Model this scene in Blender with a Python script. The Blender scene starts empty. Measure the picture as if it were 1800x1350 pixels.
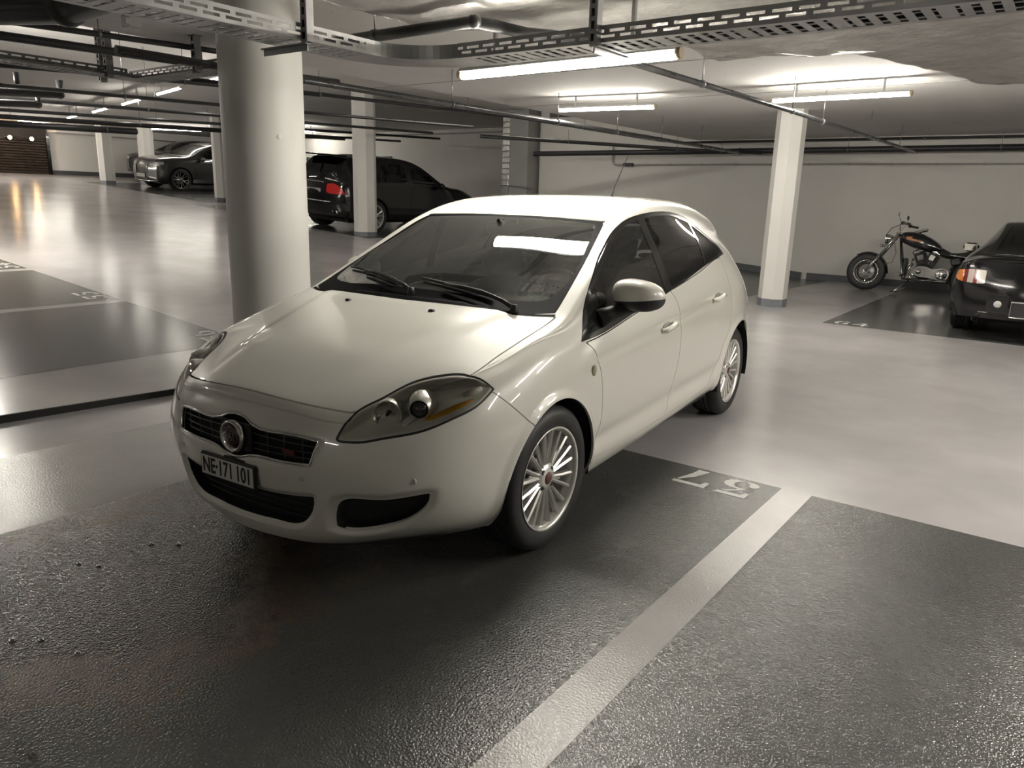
import bpy, math, random
import numpy as np
from mathutils import Vector, Matrix

# ------------------------------------------------------------------ camera, world, exposure
SC = bpy.context.scene
COL = SC.collection
CAM_H = 1.47337
cam_d = bpy.data.cameras.new('camera'); cam = bpy.data.objects.new('camera', cam_d); COL.objects.link(cam)
cam_d.sensor_fit = 'HORIZONTAL'; cam_d.sensor_width = 36.0; cam_d.lens = 36.0 * 1320.115 / 1800.0
cam_d.clip_start = 0.05; cam_d.clip_end = 200
RV = Vector((0.80013389, 0.59919406, 0.02742703)); UV = Vector((-0.16644587, 0.17786922, 0.96987541)); FV = Vector((-0.57626516, 0.7805953, -0.24205257))
cam.matrix_world = Matrix(((RV.x, UV.x, -FV.x, 0), (RV.y, UV.y, -FV.y, 0), (RV.z, UV.z, -FV.z, CAM_H), (0, 0, 0, 1)))
SC.camera = cam
SC.view_settings.view_transform = 'Standard'; SC.view_settings.look = 'None'
SC.view_settings.gamma = 1.0; SC.view_settings.use_curve_mapping = False
SC.view_settings.exposure = 0.45
world = bpy.data.worlds.new('world'); SC.world = world; world.use_nodes = True
world.node_tree.nodes['Background'].inputs[0].default_value = (0.9, 0.95, 1.0, 1)
world.node_tree.nodes['Background'].inputs[1].default_value = 0.004
SC.cycles.max_bounces = 8; SC.cycles.diffuse_bounces = 4; SC.cycles.glossy_bounces = 4; SC.cycles.transparent_max_bounces = 12
SC.cycles.caustics_reflective = False; SC.cycles.caustics_refractive = False
SC.cycles.sample_clamp_indirect = 12.0
TUBE_POWER = 150.0          # emission strength of a lit lamp tube

# ------------------------------------------------------------------ materials
MATS = {}
def mat(name, col=(.5, .5, .5), rough=.5, metal=0., coat=0., spec=.5, emit=None, estr=0., coat_rough=.03):
    if name in MATS: return MATS[name]
    m = bpy.data.materials.new(name); m.use_nodes = True
    b = m.node_tree.nodes['Principled BSDF']
    b.inputs['Base Color'].default_value = (*col, 1); b.inputs['Roughness'].default_value = rough
    b.inputs['Metallic'].default_value = metal; b.inputs['Coat Weight'].default_value = coat
    b.inputs['Coat Roughness'].default_value = coat_rough; b.inputs['Specular IOR Level'].default_value = spec
    if emit:
        b.inputs['Emission Color'].default_value = (*emit, 1); b.inputs['Emission Strength'].default_value = estr
    MATS[name] = m
    return m
class NT:
    """small node helper"""
    def __init__(s, m): s.t = m.node_tree; s.b = s.t.nodes['Principled BSDF']
    def n(s, typ, **kw):
        o = s.t.nodes.new(typ)
        for k, v in kw.items(): setattr(o, k, v)
        return o
    def l(s, a, b): s.t.links.new(a, b)
    def coord(s, kind='Object', scale=(1, 1, 1)):
        tc = s.n('ShaderNodeTexCoord'); mp = s.n('ShaderNodeMapping'); mp.inputs['Scale'].default_value = scale
        s.l(tc.outputs[kind], mp.inputs[0]); return mp.outputs[0]
    def noise(s, vec, scale, detail=4, rough=.55):
        o = s.n('ShaderNodeTexNoise'); o.inputs['Scale'].default_value = scale; o.inputs['Detail'].default_value = detail
        o.inputs['Roughness'].default_value = rough; s.l(vec, o.inputs['Vector']); return o.outputs['Fac']
    def ramp(s, fac, stops):
        o = s.n('ShaderNodeValToRGB'); s.l(fac, o.inputs[0]); el = o.color_ramp.elements
        while len(el) < len(stops): el.new(.5)
        for e, (p, c) in zip(el, stops):
            e.position = p; e.color = (*c, 1) if len(c) == 3 else c
        return o.outputs[0]
    def mix(s, fac, a, b, mode='MIX'):
        o = s.n('ShaderNodeMix', data_type='RGBA', blend_type=mode)
        for sock, v in ((o.inputs[0], fac), (o.inputs[6], a), (o.inputs[7], b)):
            if isinstance(v, (int, float)): sock.default_value = v
            elif isinstance(v, tuple): sock.default_value = (*v, 1)
            else: s.l(v, sock)
        return o.outputs[2]
    def math(s, op, a, b=0.0, clamp=False):
        o = s.n('ShaderNodeMath', operation=op, use_clamp=clamp)
        for sock, v in ((o.inputs[0], a), (o.inputs[1], b)):
            if isinstance(v, (int, float)): sock.default_value = v
            else: s.l(v, sock)
        return o.outputs[0]
    def bump(s, h, strength=.3, dist=.01):
        o = s.n('ShaderNodeBump'); o.inputs['Strength'].default_value = strength; o.inputs['Distance'].default_value = dist
        s.l(h, o.inputs['Height']); s.l(o.outputs[0], s.b.inputs['Normal']); return o
def noisy(name, col, rough, scale=30., amt=.12, bump=.0, bdist=.004, metal=0., coat=0., spec=.5, kind='Object'):
    """principled with gentle mottling of colour and roughness"""
    if name in MATS: return MATS[name]
    m = mat(name, col, rough, metal, coat, spec); t = NT(m); v = t.coord(kind)
    f = t.noise(v, scale)
    lo = tuple(c * (1 - amt) for c in col); hi = tuple(min(1, c * (1 + amt)) for c in col)
    t.l(t.ramp(f, [(.3, lo), (.7, hi)]), t.b.inputs['Base Color'])
    t.l(t.math('ADD', t.math('MULTIPLY', t.noise(v, scale * .4), .2), rough - .1, True), t.b.inputs['Roughness'])
    if bump: t.bump(t.noise(v, scale * 2.5, 6), bump, bdist)
    return m
def glass(name, tint=(.8, .9, .88), refl=1.5, opacity=0., dark=(.01, .01, .01), rough=.0):
    """thin pane: clear, tinted, with a mirror reflection that grows at grazing angles"""
    if name in MATS: return MATS[name]
    m = bpy.data.materials.new(name); m.use_nodes = True; t = m.node_tree; t.nodes.clear()
    out = t.nodes.new('ShaderNodeOutputMaterial'); tr = t.nodes.new('ShaderNodeBsdfTransparent'); tr.inputs[0].default_value = (*tint, 1)
    df = t.nodes.new('ShaderNodeBsdfDiffuse'); df.inputs[0].default_value = (*dark, 1)
    gl = t.nodes.new('ShaderNodeBsdfGlossy'); gl.inputs['Roughness'].default_value = rough; gl.inputs[0].default_value = (1, 1, 1, 1)
    fr = t.nodes.new('ShaderNodeFresnel'); fr.inputs[0].default_value = refl
    m1 = t.nodes.new('ShaderNodeMixShader'); m1.inputs[0].default_value = opacity
    m2 = t.nodes.new('ShaderNodeMixShader')
    t.links.new(tr.outputs[0], m1.inputs[1]); t.links.new(df.outputs[0], m1.inputs[2])
    t.links.new(fr.outputs[0], m2.inputs[0]); t.links.new(m1.outputs[0], m2.inputs[1]); t.links.new(gl.outputs[0], m2.inputs[2])
    t.links.new(m2.outputs[0], out.inputs[0]); MATS[name] = m
    return m

# ------------------------------------------------------------------ objects
def thing(name, label, cat, loc=(0, 0, 0), rotz=0., group=None):
    o = bpy.data.objects.new(name, None); COL.objects.link(o); o.empty_display_size = .1
    o.location = loc; o.rotation_euler = (0, 0, rotz); o['label'] = label; o['category'] = cat
    if group: o['group'] = group
    return o
def tag(o, label, cat, group=None):
    o['label'] = label; o['category'] = cat
    if group: o['group'] = group
    return o
def struct(o, label=None):
    o['kind'] = 'structure'
    if label: o['label'] = label
    return o
def link(name, me, m=None, parent=None, smooth=None):
    o = bpy.data.objects.new(name, me); COL.objects.link(o)
    if m is not None:
        for mm in (m if isinstance(m, (list, tuple)) else [m]): me.materials.append(mm)
    if parent is not None: o.parent = parent
    return o
def copy_tree(o, parent=None):
    c = o.copy(); COL.objects.link(c); c.parent = parent
    for ch in list(o.children): copy_tree(ch, c)
    return c
def rotz(a):
    c, s = math.cos(a), math.sin(a); return np.array([[c, -s, 0], [s, c, 0], [0, 0, 1.]])
class MB:
    """collects simple solids into ONE mesh"""
    def __init__(s): s.v = []; s.f = []; s.sm = []; s.mi = []; s.cur = 0
    def add(s, v, f, smooth=False):
        n = len(s.v); s.v += [tuple(map(float, p)) for p in v]; s.f += [tuple(i + n for i in q) for q in f]
        s.sm += [smooth] * len(f); s.mi += [s.cur] * len(f); return s
    def box(s, c, d, R=None, bev=0.):
        x, y, z = [q / 2 for q in d]
        if bev > 0:
            b = min(bev, min(x, y, z) * .95); P = []
            for sx in (-1, 1):
                for sy in (-1, 1):
                    for sz in (-1, 1):
                        P += [(sx * x, sy * (y - b), sz * (z - b)), (sx * (x - b), sy * y, sz * (z - b)), (sx * (x - b), sy * (y - b), sz * z)]
            def ix(a, bb, cc, k): return ((a > 0) * 4 + (bb > 0) * 2 + (cc > 0)) * 3 + k
            F = []
            for sg in (-1, 1):
                o = (1, 1) if sg > 0 else (1, -1)
                q = [(-1, -1), (1, -1), (1, 1), (-1, 1)]
                if sg < 0: q = q[::-1]
                F.append([ix(sg, a, bb, 0) for a, bb in q]); F.append([ix(a, sg, bb, 1) for a, bb in q[::-1]]); F.append([ix(a, bb, sg, 2) for a, bb in q])
            for a in (-1, 1):
                for bb in (-1, 1):
                    F.append([ix(a, bb, -1, 0), ix(a, bb, 1, 0), ix(a, bb, 1, 1), ix(a, bb, -1, 1)])
                    F.append([ix(a, -1, bb, 0), ix(a, 1, bb, 0), ix(a, 1, bb, 2), ix(a, -1, bb, 2)])
                    F.append([ix(-1, a, bb, 1), ix(1, a, bb, 1), ix(1, a, bb, 2), ix(-1, a, bb, 2)])
                    for cc in (-1, 1): F.append([ix(a, bb, cc, 0), ix(a, bb, cc, 1), ix(a, bb, cc, 2)])
            # orient outward
            P2 = np.array(P); FF = []
            for q in F:
                pts = P2[list(q)]; nn = np.cross(pts[1] - pts[0], pts[2] - pts[0])
                FF.append(q if nn @ pts.mean(0) > 0 else q[::-1])
            F = FF
        else:
            P = [(-x, -y, -z), (x, -y, -z), (x, y, -z), (-x, y, -z), (-x, -y, z), (x, -y, z), (x, y, z), (-x, y, z)]
            F = [(0, 3, 2, 1), (4, 5, 6, 7), (0, 1, 5, 4), (1, 2, 6, 5), (2, 3, 7, 6), (3, 0, 4, 7)]
        P = np.array(P, float)
        if R is not None: P = P @ np.asarray(R).T
        return s.add(P + np.asarray(c, float), F)
    def tube(s, pts, r, seg=10, caps=True, closed=False):
        pts = [np.asarray(q, float) for q in pts]; n = len(pts)
        rr = r if isinstance(r, (list, tuple, np.ndarray)) else [r] * n
        T = []
        for i in range(n):
            a = pts[i - 1] if (i > 0 or closed) else pts[i]; b = pts[(i + 1) % n] if (i < n - 1 or closed) else pts[i]
            d = b - a; T.append(d / (np.linalg.norm(d) + 1e-12))
        up = np.array([0, 0, 1.]) if abs(T[0][2]) < .9 else np.array([1., 0, 0])
        u = np.cross(up, T[0]); u /= np.linalg.norm(u); P = []
        for i in range(n):
            u = u - T[i] * (u @ T[i]); u /= np.linalg.norm(u); w = np.cross(T[i], u)
            for k in range(seg):
                a = 2 * math.pi * k / seg; P.append(pts[i] + rr[i] * (math.cos(a) * u + math.sin(a) * w))
        F = []
        for i in range(n if closed else n - 1):
            j = (i + 1) % n
            for k in range(seg): F.append((i * seg + k, i * seg + (k + 1) % seg, j * seg + (k + 1) % seg, j * seg + k))
        s.add(P, F, True)
        if caps and not closed:
            n0 = len(s.v) - len(P)
            s.f += [tuple(n0 + k for k in range(seg))[::-1], tuple(n0 + (n - 1) * seg + k for k in range(seg))]; s.sm += [False, False]; s.mi += [s.cur] * 2
        return s
    def lathe(s, prof, c=(0, 0, 0), axis=1, seg=48, smooth=True, a0=0., a1=2 * math.pi):
        """prof: list of (radius, along-axis)"""
        P = []; full = abs(a1 - a0 - 2 * math.pi) < 1e-6; m = seg if full else seg + 1
        for k in range(m):
            a = a0 + (a1 - a0) * k / seg; ca, sa = math.cos(a), math.sin(a)
            for r, h in prof:
                q = {1: (r * ca, h, r * sa), 0: (h, r * ca, r * sa), 2: (r * ca, r * sa, h)}[axis]
                P.append((q[0] + c[0], q[1] + c[1], q[2] + c[2]))
        n = len(prof); F = []
        for k in range(seg):
            k2 = (k + 1) % m
            for i in range(n - 1): F.append((k * n + i, k * n + i + 1, k2 * n + i + 1, k2 * n + i))
        return s.add(P, F, smooth)
    def prism(s, poly, z0, z1, fr=None):
        """poly in 2D, extruded; fr = function (u,v,w)->xyz"""
        n = len(poly); fr = fr or (lambda a, b, c: (a, b, c))
        P = [fr(a, b, z0) for a, b in poly] + [fr(a, b, z1) for a, b in poly]
        F = [tuple(range(n))[::-1], tuple(range(n, 2 * n))] + [(i, (i + 1) % n, n + (i + 1) % n, n + i) for i in range(n)]
        return s.add(P, F)
    def sphere(s, c, r, seg=16, ring=10, half=None):
        r = np.asarray(r if hasattr(r, '__len__') else (r, r, r), float); P = []; F = []
        for i in range(ring + 1):
            t = math.pi * i / ring
            for k in range(seg):
                a = 2 * math.pi * k / seg; P.append(np.asarray(c) + r * (math.sin(t) * math.cos(a), math.sin(t) * math.sin(a), math.cos(t)))
        for i in range(ring):
            for k in range(seg): F.append((i * seg + k, (i + 1) * seg + k, (i + 1) * seg + (k + 1) % seg, i * seg + (k + 1) % seg))
        return s.add(P, F, True)
    def mesh(s, name):
        me = bpy.data.meshes.new(name); me.from_pydata(s.v, [], s.f); me.polygons.foreach_set('use_smooth', s.sm)
        me.polygons.foreach_set('material_index', s.mi); me.update(); return me
    def build(s, name, m=None, parent=None, fix=False):
        me = s.mesh(name)
        if fix:
            import bmesh
            b = bmesh.new(); b.from_mesh(me); bmesh.ops.recalc_face_normals(b, faces=b.faces); b.to_mesh(me); b.free()
        return link(name, me, m, parent)
def text_mesh(txt, size, ext=.0008, align='CENTER', name='lettering', bold=0.):
    cu = bpy.data.curves.new('t', 'FONT'); cu.body = txt; cu.size = size; cu.extrude = ext; cu.align_x = align; cu.align_y = 'CENTER'; cu.offset = bold
    o = bpy.data.objects.new('t', cu); COL.objects.link(o); bpy.context.view_layer.update()
    me = bpy.data.meshes.new_from_object(o.evaluated_get(bpy.context.evaluated_depsgraph_get())); me.name = name
    bpy.data.objects.remove(o); bpy.data.curves.remove(cu); return me
def frame_obj(name, me, m, parent, origin, ex, ey):
    """put a flat XY mesh into the frame origin + a*ex + b*ey"""
    ex = np.asarray(ex, float); ey = np.asarray(ey, float); ez = np.cross(ex, ey); ez /= np.linalg.norm(ez)
    n = len(me.vertices); co = np.empty(n * 3); me.vertices.foreach_get('co', co); co = co.reshape(-1, 3)
    co = co[:, :1] * ex + co[:, 1:2] * ey + co[:, 2:] * ez + np.asarray(origin, float)
    me.vertices.foreach_set('co', co.ravel()); me.update()
    return link(name, me, m, parent)

# ------------------------------------------------------------------ splines and 2D distance
def spl(pts, n=6, closed=False, sharp=()):
    """Catmull-Rom (centripetal-ish) through pts; indices in sharp stay corners"""
    P = np.asarray(pts, float); m = len(P); out = []
    rng = range(m if closed else m - 1)
    for i in rng:
        p1, p2 = P[i], P[(i + 1) % m]
        L = np.linalg.norm(p2 - p1)
        def tan(k, fwd):
            kk = k % m
            if kk in sharp or (not closed and (k == 0 or k == m - 1)): return None
            a, b, c = P[(kk - 1) % m], P[kk], P[(kk + 1) % m]
            la, lb = np.linalg.norm(b - a) + 1e-9, np.linalg.norm(c - b) + 1e-9
            return ((b - a) / la * lb + (c - b) / lb * la) / (la + lb)
        t1 = tan(i, 1); t2 = tan(i + 1, 0)
        if t1 is None and t2 is None: t1 = t2 = (p2 - p1) / (L + 1e-9)
        elif t1 is None: t1 = 1.5 * (p2 - p1) / (L + 1e-9) - .5 * t2
        elif t2 is None: t2 = 1.5 * (p2 - p1) / (L + 1e-9) - .5 * t1
        for k in range(n):
            t = k / n; h = (2 * t**3 - 3 * t**2 + 1, t**3 - 2 * t**2 + t, -2 * t**3 + 3 * t**2, t**3 - t**2)
            out.append(h[0] * p1 + h[1] * L * t1 + h[2] * p2 + h[3] * L * t2)
    if not closed: out.append(P[-1])
    return np.array(out)
def sdf(P, poly):
    P = np.asarray(P, float); poly = np.asarray(poly, float); n = len(P)
    lo, hi = poly.min(0) - .08, poly.max(0) + .08
    out = np.full(n, .08); idx = np.where(((P > lo) & (P < hi)).all(1))[0]
    if len(idx) == 0: return out
    Q = P[idx]; d2 = np.full(len(Q), 1e9); ins = np.zeros(len(Q), bool); m = len(poly)
    for i in range(m):
        a, b = poly[i], poly[(i + 1) % m]; e = b - a; w = Q - a
        t = np.clip((w @ e) / (e @ e + 1e-15), 0, 1); dd = w - t[:, None] * e; d2 = np.minimum(d2, (dd * dd).sum(1))
        c = (a[1] > Q[:, 1]) != (b[1] > Q[:, 1])
        with np.errstate(divide='ignore', invalid='ignore'):
            xi = a[0] + (Q[:, 1] - a[1]) * e[0] / (e[1] if abs(e[1]) > 1e-15 else 1e-15)
        ins ^= c & (Q[:, 0] < xi)
    d = np.sqrt(d2); out[idx] = np.where(ins, -d, d); return out

# ------------------------------------------------------------------ car bodies: a control net, smoothed, then cut into panels
class Body: pass
def make_body(stations, front, rear, level=4, fit=5, crease=None):
    """stations[i][r] = point of row r (0 centre line ... 10 sill) for the left half; front/rear[j][k] = inner points of the end faces"""
    vid = {}; V = []
    nst = len(stations); R = len(stations[0])
    def vert(key, p, side):
        p = (p[0], p[1] * side, p[2]); k = (key, 0 if abs(p[1]) < 1e-6 else side)
        if k not in vid: vid[k] = len(V); V.append(p)
        return vid[k]
    F = []
    for side in (1, -1):
        def b(i, r): return vert(('b', i, r), stations[i][r], side)
        def end(e, tab):
            i = 0 if e == 'f' else nst - 1
            def g(j, v):
                if v == 3: return b(i, j)
                if j == 3: return b(i, v)
                return vert((e, j, v), tab[j][v - 4], side)
            for v in range(3, R - 1):
                for j in range(3):
                    q = [g(j, v), g(j + 1, v), g(j + 1, v + 1), g(j, v + 1)]
                    F.append(q if (e == 'f') == (side < 0) else q[::-1])
        for i in range(nst - 1):
            for r in range(R - 1):
                q = [b(i, r), b(i + 1, r), b(i + 1, r + 1), b(i, r + 1)]
                F.append(q if side < 0 else q[::-1])
        end('f', front); end('r', rear)
    tgt = np.array(V, float); cur = tgt.copy(); n = len(V)
    me = bpy.data.meshes.new('net'); me.from_pydata([tuple(p) for p in cur], [], F); me.update()
    o = bpy.data.objects.new('net', me); COL.objects.link(o)
    md = o.modifiers.new('s', 'SUBSURF'); md.levels = 2; md.render_levels = 2; md.boundary_smooth = 'PRESERVE_CORNERS'
    def ev():
        me.vertices.foreach_set('co', cur.ravel()); me.update(); bpy.context.view_layer.update()
        dg = bpy.context.evaluated_depsgraph_get(); e = o.evaluated_get(dg); m2 = e.to_mesh()
        co = np.empty(len(m2.vertices) * 3); m2.vertices.foreach_get('co', co)
        nf = len(m2.polygons); li = np.empty(nf * 4, int); m2.polygons.foreach_get('vertices', li)
        e.to_mesh_clear(); return co.reshape(-1, 3), li.reshape(-1, 4)
    for _ in range(fit):
        co, _f = ev(); cur = cur + .85 * (tgt - co[:n])
    md.levels = level
    co, quads = ev()
    bpy.data.objects.remove(o); bpy.data.meshes.remove(me)
    B = Body(); B.V = co; B.T = np.concatenate([quads[:, [0, 1, 2]], quads[:, [0, 2, 3]]]); B.L = np.zeros(len(B.T), int)
    B.names = ['body']; renormal(B); return B
def renormal(B):
    a, b, c = (B.V[B.T[:, i]] for i in range(3)); fn = np.cross(b - a, c - a); N = np.zeros_like(B.V)
    for i in range(3): np.add.at(N, B.T[:, i], fn)
    B.N = N / (np.linalg.norm(N, axis=1, keepdims=True) + 1e-12)
def lab(B, name):
    if name not in B.names: B.names.append(name)
    return B.names.index(name)
def isocut(B, g, mask):
    s = g > 0; ts = s[B.T]; cnt = ts.sum(1); cross = (cnt > 0) & (cnt < 3) & mask
    if not cross.any(): return
    T = B.T[cross]; tc = ts[cross]; k = cnt[cross]; L = B.L[cross]
    lone = np.where(k == 1, tc.argmax(1), tc.argmin(1)); ar = np.arange(len(T))
    a = T[ar, lone]; b = T[ar, (lone + 1) % 3]; c = T[ar, (lone + 2) % 3]
    def edge(p, q): return np.stack([np.minimum(p, q), np.maximum(p, q)], 1)
    E = np.concatenate([edge(a, b), edge(a, c)]); U, inv = np.unique(E, axis=0, return_inverse=True); inv = inv.ravel()
    g0, g1 = g[U[:, 0]], g[U[:, 1]]; t = np.clip(g0 / (g0 - g1), .0005, .9995)[:, None]
    n0 = len(B.V); B.V = np.concatenate([B.V, B.V[U[:, 0]] * (1 - t) + B.V[U[:, 1]] * t])
    nn = B.N[U[:, 0]] * (1 - t) + B.N[U[:, 1]] * t; B.N = np.concatenate([B.N, nn / np.linalg.norm(nn, axis=1, keepdims=True)])
    m = len(T); ab = n0 + inv[:m]; ac = n0 + inv[m:]
    B.T = np.concatenate([B.T[~cross], np.stack([a, ab, ac], 1), np.stack([ab, b, c], 1), np.stack([ab, c, ac], 1)])
    B.L = np.concatenate([B.L[~cross], L, L, L])
def cent(B): return B.V[B.T].mean(1)
def panel(B, name, gfun, mfun=None, gap=.002, src=('body',), gapname='gap'):
    """label everything with gfun<0 (and mfun on the centroid) as a panel, with a cut-out gap around it"""
    ids = [lab(B, q) for q in src]
    def mask():
        c = cent(B); m = np.isin(B.L, ids)
        return m & mfun(c) if mfun is not None else m
    for lev in ((gap, -gap) if gap > 0 else (0.,)):
        isocut(B, gfun(B.V) - lev, mask())
    g = gfun(B.V)[B.T].mean(1); m = mask()
    if gap > 0: B.L[m & (np.abs(g) <= gap)] = lab(B, gapname)
    B.L[m & (g < -gap if gap > 0 else g < 0)] = lab(B, name)
def sub_mesh(B, sel, off=0., flange=0., flip=False, fdir=None):
    T = B.T[sel]; u, inv = np.unique(T, return_inverse=True); T = inv.reshape(-1, 3)
    V = B.V[u] + off * B.N[u]; N = B.N[u].copy()
    if flip: T = T[:, ::-1]; N = -N
    faces = T; 
    if flange:
        e = np.concatenate([T[:, [0, 1]], T[:, [1, 2]], T[:, [2, 0]]]); k = np.sort(e, 1)
        _, i0, cnt = np.unique(k, axis=0, return_index=True, return_counts=True); be = e[i0[cnt == 1]]
        d = (-B.N[u] if fdir is None else np.tile(np.asarray(fdir, float), (len(u), 1))) * flange
        a, b = be[:, 0], be[:, 1]; n0 = len(V); m = len(be)
        V = np.concatenate([V, V[a], V[b], V[b] + d[b], V[a] + d[a]])
        q = np.stack([np.arange(m) + n0 + m, np.arange(m) + n0, np.arange(m) + n0 + 3 * m, np.arange(m) + n0 + 2 * m], 1)
        ed = (B.V[u][b] - B.V[u][a]); fn = np.cross(ed, d[a]); fn = -fn / (np.linalg.norm(fn, axis=1, keepdims=True) + 1e-12)
        N = np.concatenate([N, fn, fn, fn, fn])
        return V, N, np.concatenate([T, q[:, [0, 1, 2]], q[:, [0, 2, 3]]])
    return V, N, T
def panel_obj(B, labels, name, m, parent, off=0., flange=.0, flip=False, sel=None, fdir=None):
    ids = [lab(B, q) for q in ([labels] if isinstance(labels, str) else labels)]
    s = np.isin(B.L, ids)
    if sel is not None: s &= sel(cent(B))
    if not s.any(): return None
    V, N, T = sub_mesh(B, s, off, flange, flip, fdir)
    me = bpy.data.meshes.new(name); me.from_pydata(V.tolist(), [], T.tolist()); me.polygons.foreach_set('use_smooth', [True] * len(T)); me.update()
    me.normals_split_custom_set_from_vertices(N.tolist())
    return link(name, me, m, parent)
def smooth01(t): t = np.clip(t, 0, 1); return t * t * (3 - 2 * t)
# ================================================================== the garage: floor, walls, ceiling, columns
SLOPE, HX = .068, -4.5
def rz(x): return max(0., SLOPE * (HX - x))
def floor_mat(name, col, rough, mott=.10, bump=.25, bscale=140., wet=False):
    m = mat(name, col, rough, spec=.9 if wet else .55); t = NT(m); v = t.coord('Object')
    big = t.noise(v, .9, 3, .6); fine = t.noise(v, 9., 2, .6)
    c = t.mix(t.math('MULTIPLY', fine, .6), tuple(q * (1 - mott) for q in col), tuple(min(1, q * (1 + mott)) for q in col))
    c = t.mix(t.ramp(big, [(.38, (0, 0, 0)), (.62, (1, 1, 1))]), t.mix(1., c, (.86, .86, .86), 'MULTIPLY'), c)
    r = t.math('ADD', t.math('MULTIPLY', big, .06), rough - .03, True)
    grain = t.noise(v, bscale, 2, .5)
    bstr = bump
    if wet:
        # pale dried footprints and scuffs, and a wet film with rusty edges left of the car
        sc = t.noise(v, 3.1, 6, .65); scuff = t.ramp(sc, [(.60, (0, 0, 0)), (.68, (1, 1, 1))])
        c = t.mix(t.math('MULTIPLY', scuff, .30), c, tuple(min(1, q * 1.7) for q in col))
        sp = t.n('ShaderNodeTexVoronoi'); sp.inputs['Scale'].default_value = 2.3; t.l(v, sp.inputs['Vector'])
        spot = t.math('LESS_THAN', sp.outputs['Distance'], .055); c = t.mix(t.math('MULTIPLY', spot, .35), c, tuple(q * .45 for q in col))
        dst = t.n('ShaderNodeVectorMath', operation='DISTANCE'); mp = t.coord('Object', (1., 1., 1.)); t.l(mp, dst.inputs[0]); dst.inputs[1].default_value = (-2.85, 1.25, 0)
        wob = t.math('ADD', dst.outputs['Value'], t.math('MULTIPLY', t.math('SUBTRACT', t.noise(v, 2.6, 6, .7), .5), 2.0))
        film = t.ramp(wob, [(.55, (1, 1, 1)), (.95, (0, 0, 0))]); rim = t.ramp(wob, [(.50, (0, 0, 0)), (.72, (1, 1, 1)), (.95, (0, 0, 0))])
        c = t.mix(t.math('MULTIPLY', film, .55), c, (.030, .027, .024)); c = t.mix(t.math('MULTIPLY', rim, .55), c, (.14, .095, .065))
        r = t.math('SUBTRACT', r, t.math('MULTIPLY', film, .07), True)
    t.l(c, t.b.inputs['Base Color']); t.l(r, t.b.inputs['Roughness'])
    t.bump(grain, bstr, .004)
    return m
aisle_m = floor_mat('floor_coating_light', (.45, .43, .435), .21, .05, .05, 12.)
near_m = floor_mat('floor_coating_grey', (.30, .29, .285), .19, .08, .30, 120.)
dark_m = floor_mat('floor_coating_dark', (.080, .082, .079), .17, .12, .85, 120., True)
bay_m = floor_mat('floor_coating_bay', (.098, .098, .097), .21, .10, .08, 60.)
line_m = floor_mat('floor_line_paint', (.44, .43, .42), .21, .05, .45, 120.)
num_m = noisy('number_paint', (.55, .55, .53), .45, 20, .1)
def sheet(name, quads, m, thick=.0):
    """flat polygons given as lists of (x,y,z)"""
    q = MB()
    for P in quads: q.add(P, [tuple(range(len(P)))])
    return q.build(name, m, FLOOR)
XR, YN, YF, XL = 9., -9., 19.6, -31.
STEP = -5.16
def stepx(y): return -5.253 + .1158 * (y - 1.71)
zl = lambda x: SLOPE * (HX - x)
f = MB()
f.add([(HX, 3.9, 0), (XR, 3.9, 0), (XR, YF, 0), (HX, YF, 0)], [(0, 1, 2, 3)])                       # level aisle and bays
f.add([(XL, 3.9, zl(XL)), (HX, 3.9, 0), (HX, YF, 0), (XL, YF, zl(XL))], [(0, 1, 2, 3)])             # the ramp
f.add([(stepx(YN), YN, 0), (XR, YN, 0), (XR, 3.9, 0), (stepx(3.9), 3.9, 0)], [(0, 1, 2, 3)])        # level near bays
a, b = stepx(YN), stepx(3.9)
f.add([(XL, YN, zl(XL)), (a, YN, zl(a)), (b, 3.9, zl(b)), (XL, 3.9, zl(XL))], [(0, 1, 2, 3)])
f.add([(b, 3.9, 0), (HX, 3.9, 0), (b, 3.9, zl(b))], [(0, 1, 2)])
FLOOR = struct(f.build('floor', aisle_m))
k = MB(); k.add([(a + .002, YN, -.001), (b + .002, 3.9, -.001), (b + .002, 3.9, zl(b)), (a + .002, YN, zl(a)), (a - .012, YN, zl(a) + .001), (b - .012, 3.9, zl(b) + .001)], [(0, 1, 2, 3), (3, 2, 5, 4)])
struct(k.build('trim_1', mat('kerb_black', (.02, .02, .02), .6)))
e = .0012
sheet('painted_zone', [[(-4.80, YN, e), (-3.58, YN, e), (-3.50, 3.9, e), (-4.50, 3.9, e)]], near_m)
sheet('painted_bay', [[(-3.58, YN, e), (-1.073, YN, e), (-1.066, 3.897, e), (-3.50, 3.897, e)]], dark_m)
sheet('painted_bay', [[(-.906, YN, e), (4.6, YN, e), (4.6, 3.897, e), (-.91, 3.897, e)]], dark_m)
sheet('painted_line', [[(-1.073, YN, e), (-.906, YN, e), (-.911, 3.897, e), (-1.066, 3.897, e)]], line_m)
sheet('painted_bay', [[(-2.52, 10.13, e), (5., 10.07, e), (5., 15.96, e), (-2.53, 15.96, e)]], bay_m)
def rq(x0, x1, y0, y1): return [(x0, y0, zl(x0) + e), (x1, y0, zl(x1) + e), (x1, y1, zl(x1) + e), (x0, y1, zl(x0) + e)]
z4 = lambda x: (rz(x) if x < HX else 0) + e
sheet('painted_bay', [[(-4.22, 11.93, e), (-3.96, 15.96, e), (-4.5, 15.96, e), (-4.5, 11.9, e)], rq(-9.4, -4.5, 11.6, 15.96)], bay_m)
xs = [-6.05, -8.28, -10.60, -12.9, -15.2]
for i in range(4):
    x1 = xs[i] - (.0 if i == 0 else .075); x0 = xs[i + 1] + .075
    sheet('painted_bay', [rq(x0, x1, YN, 4.02)], bay_m)
sheet('painted_bay', [rq(-15.0, -12.2, 11.2, YF)], bay_m)
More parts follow.
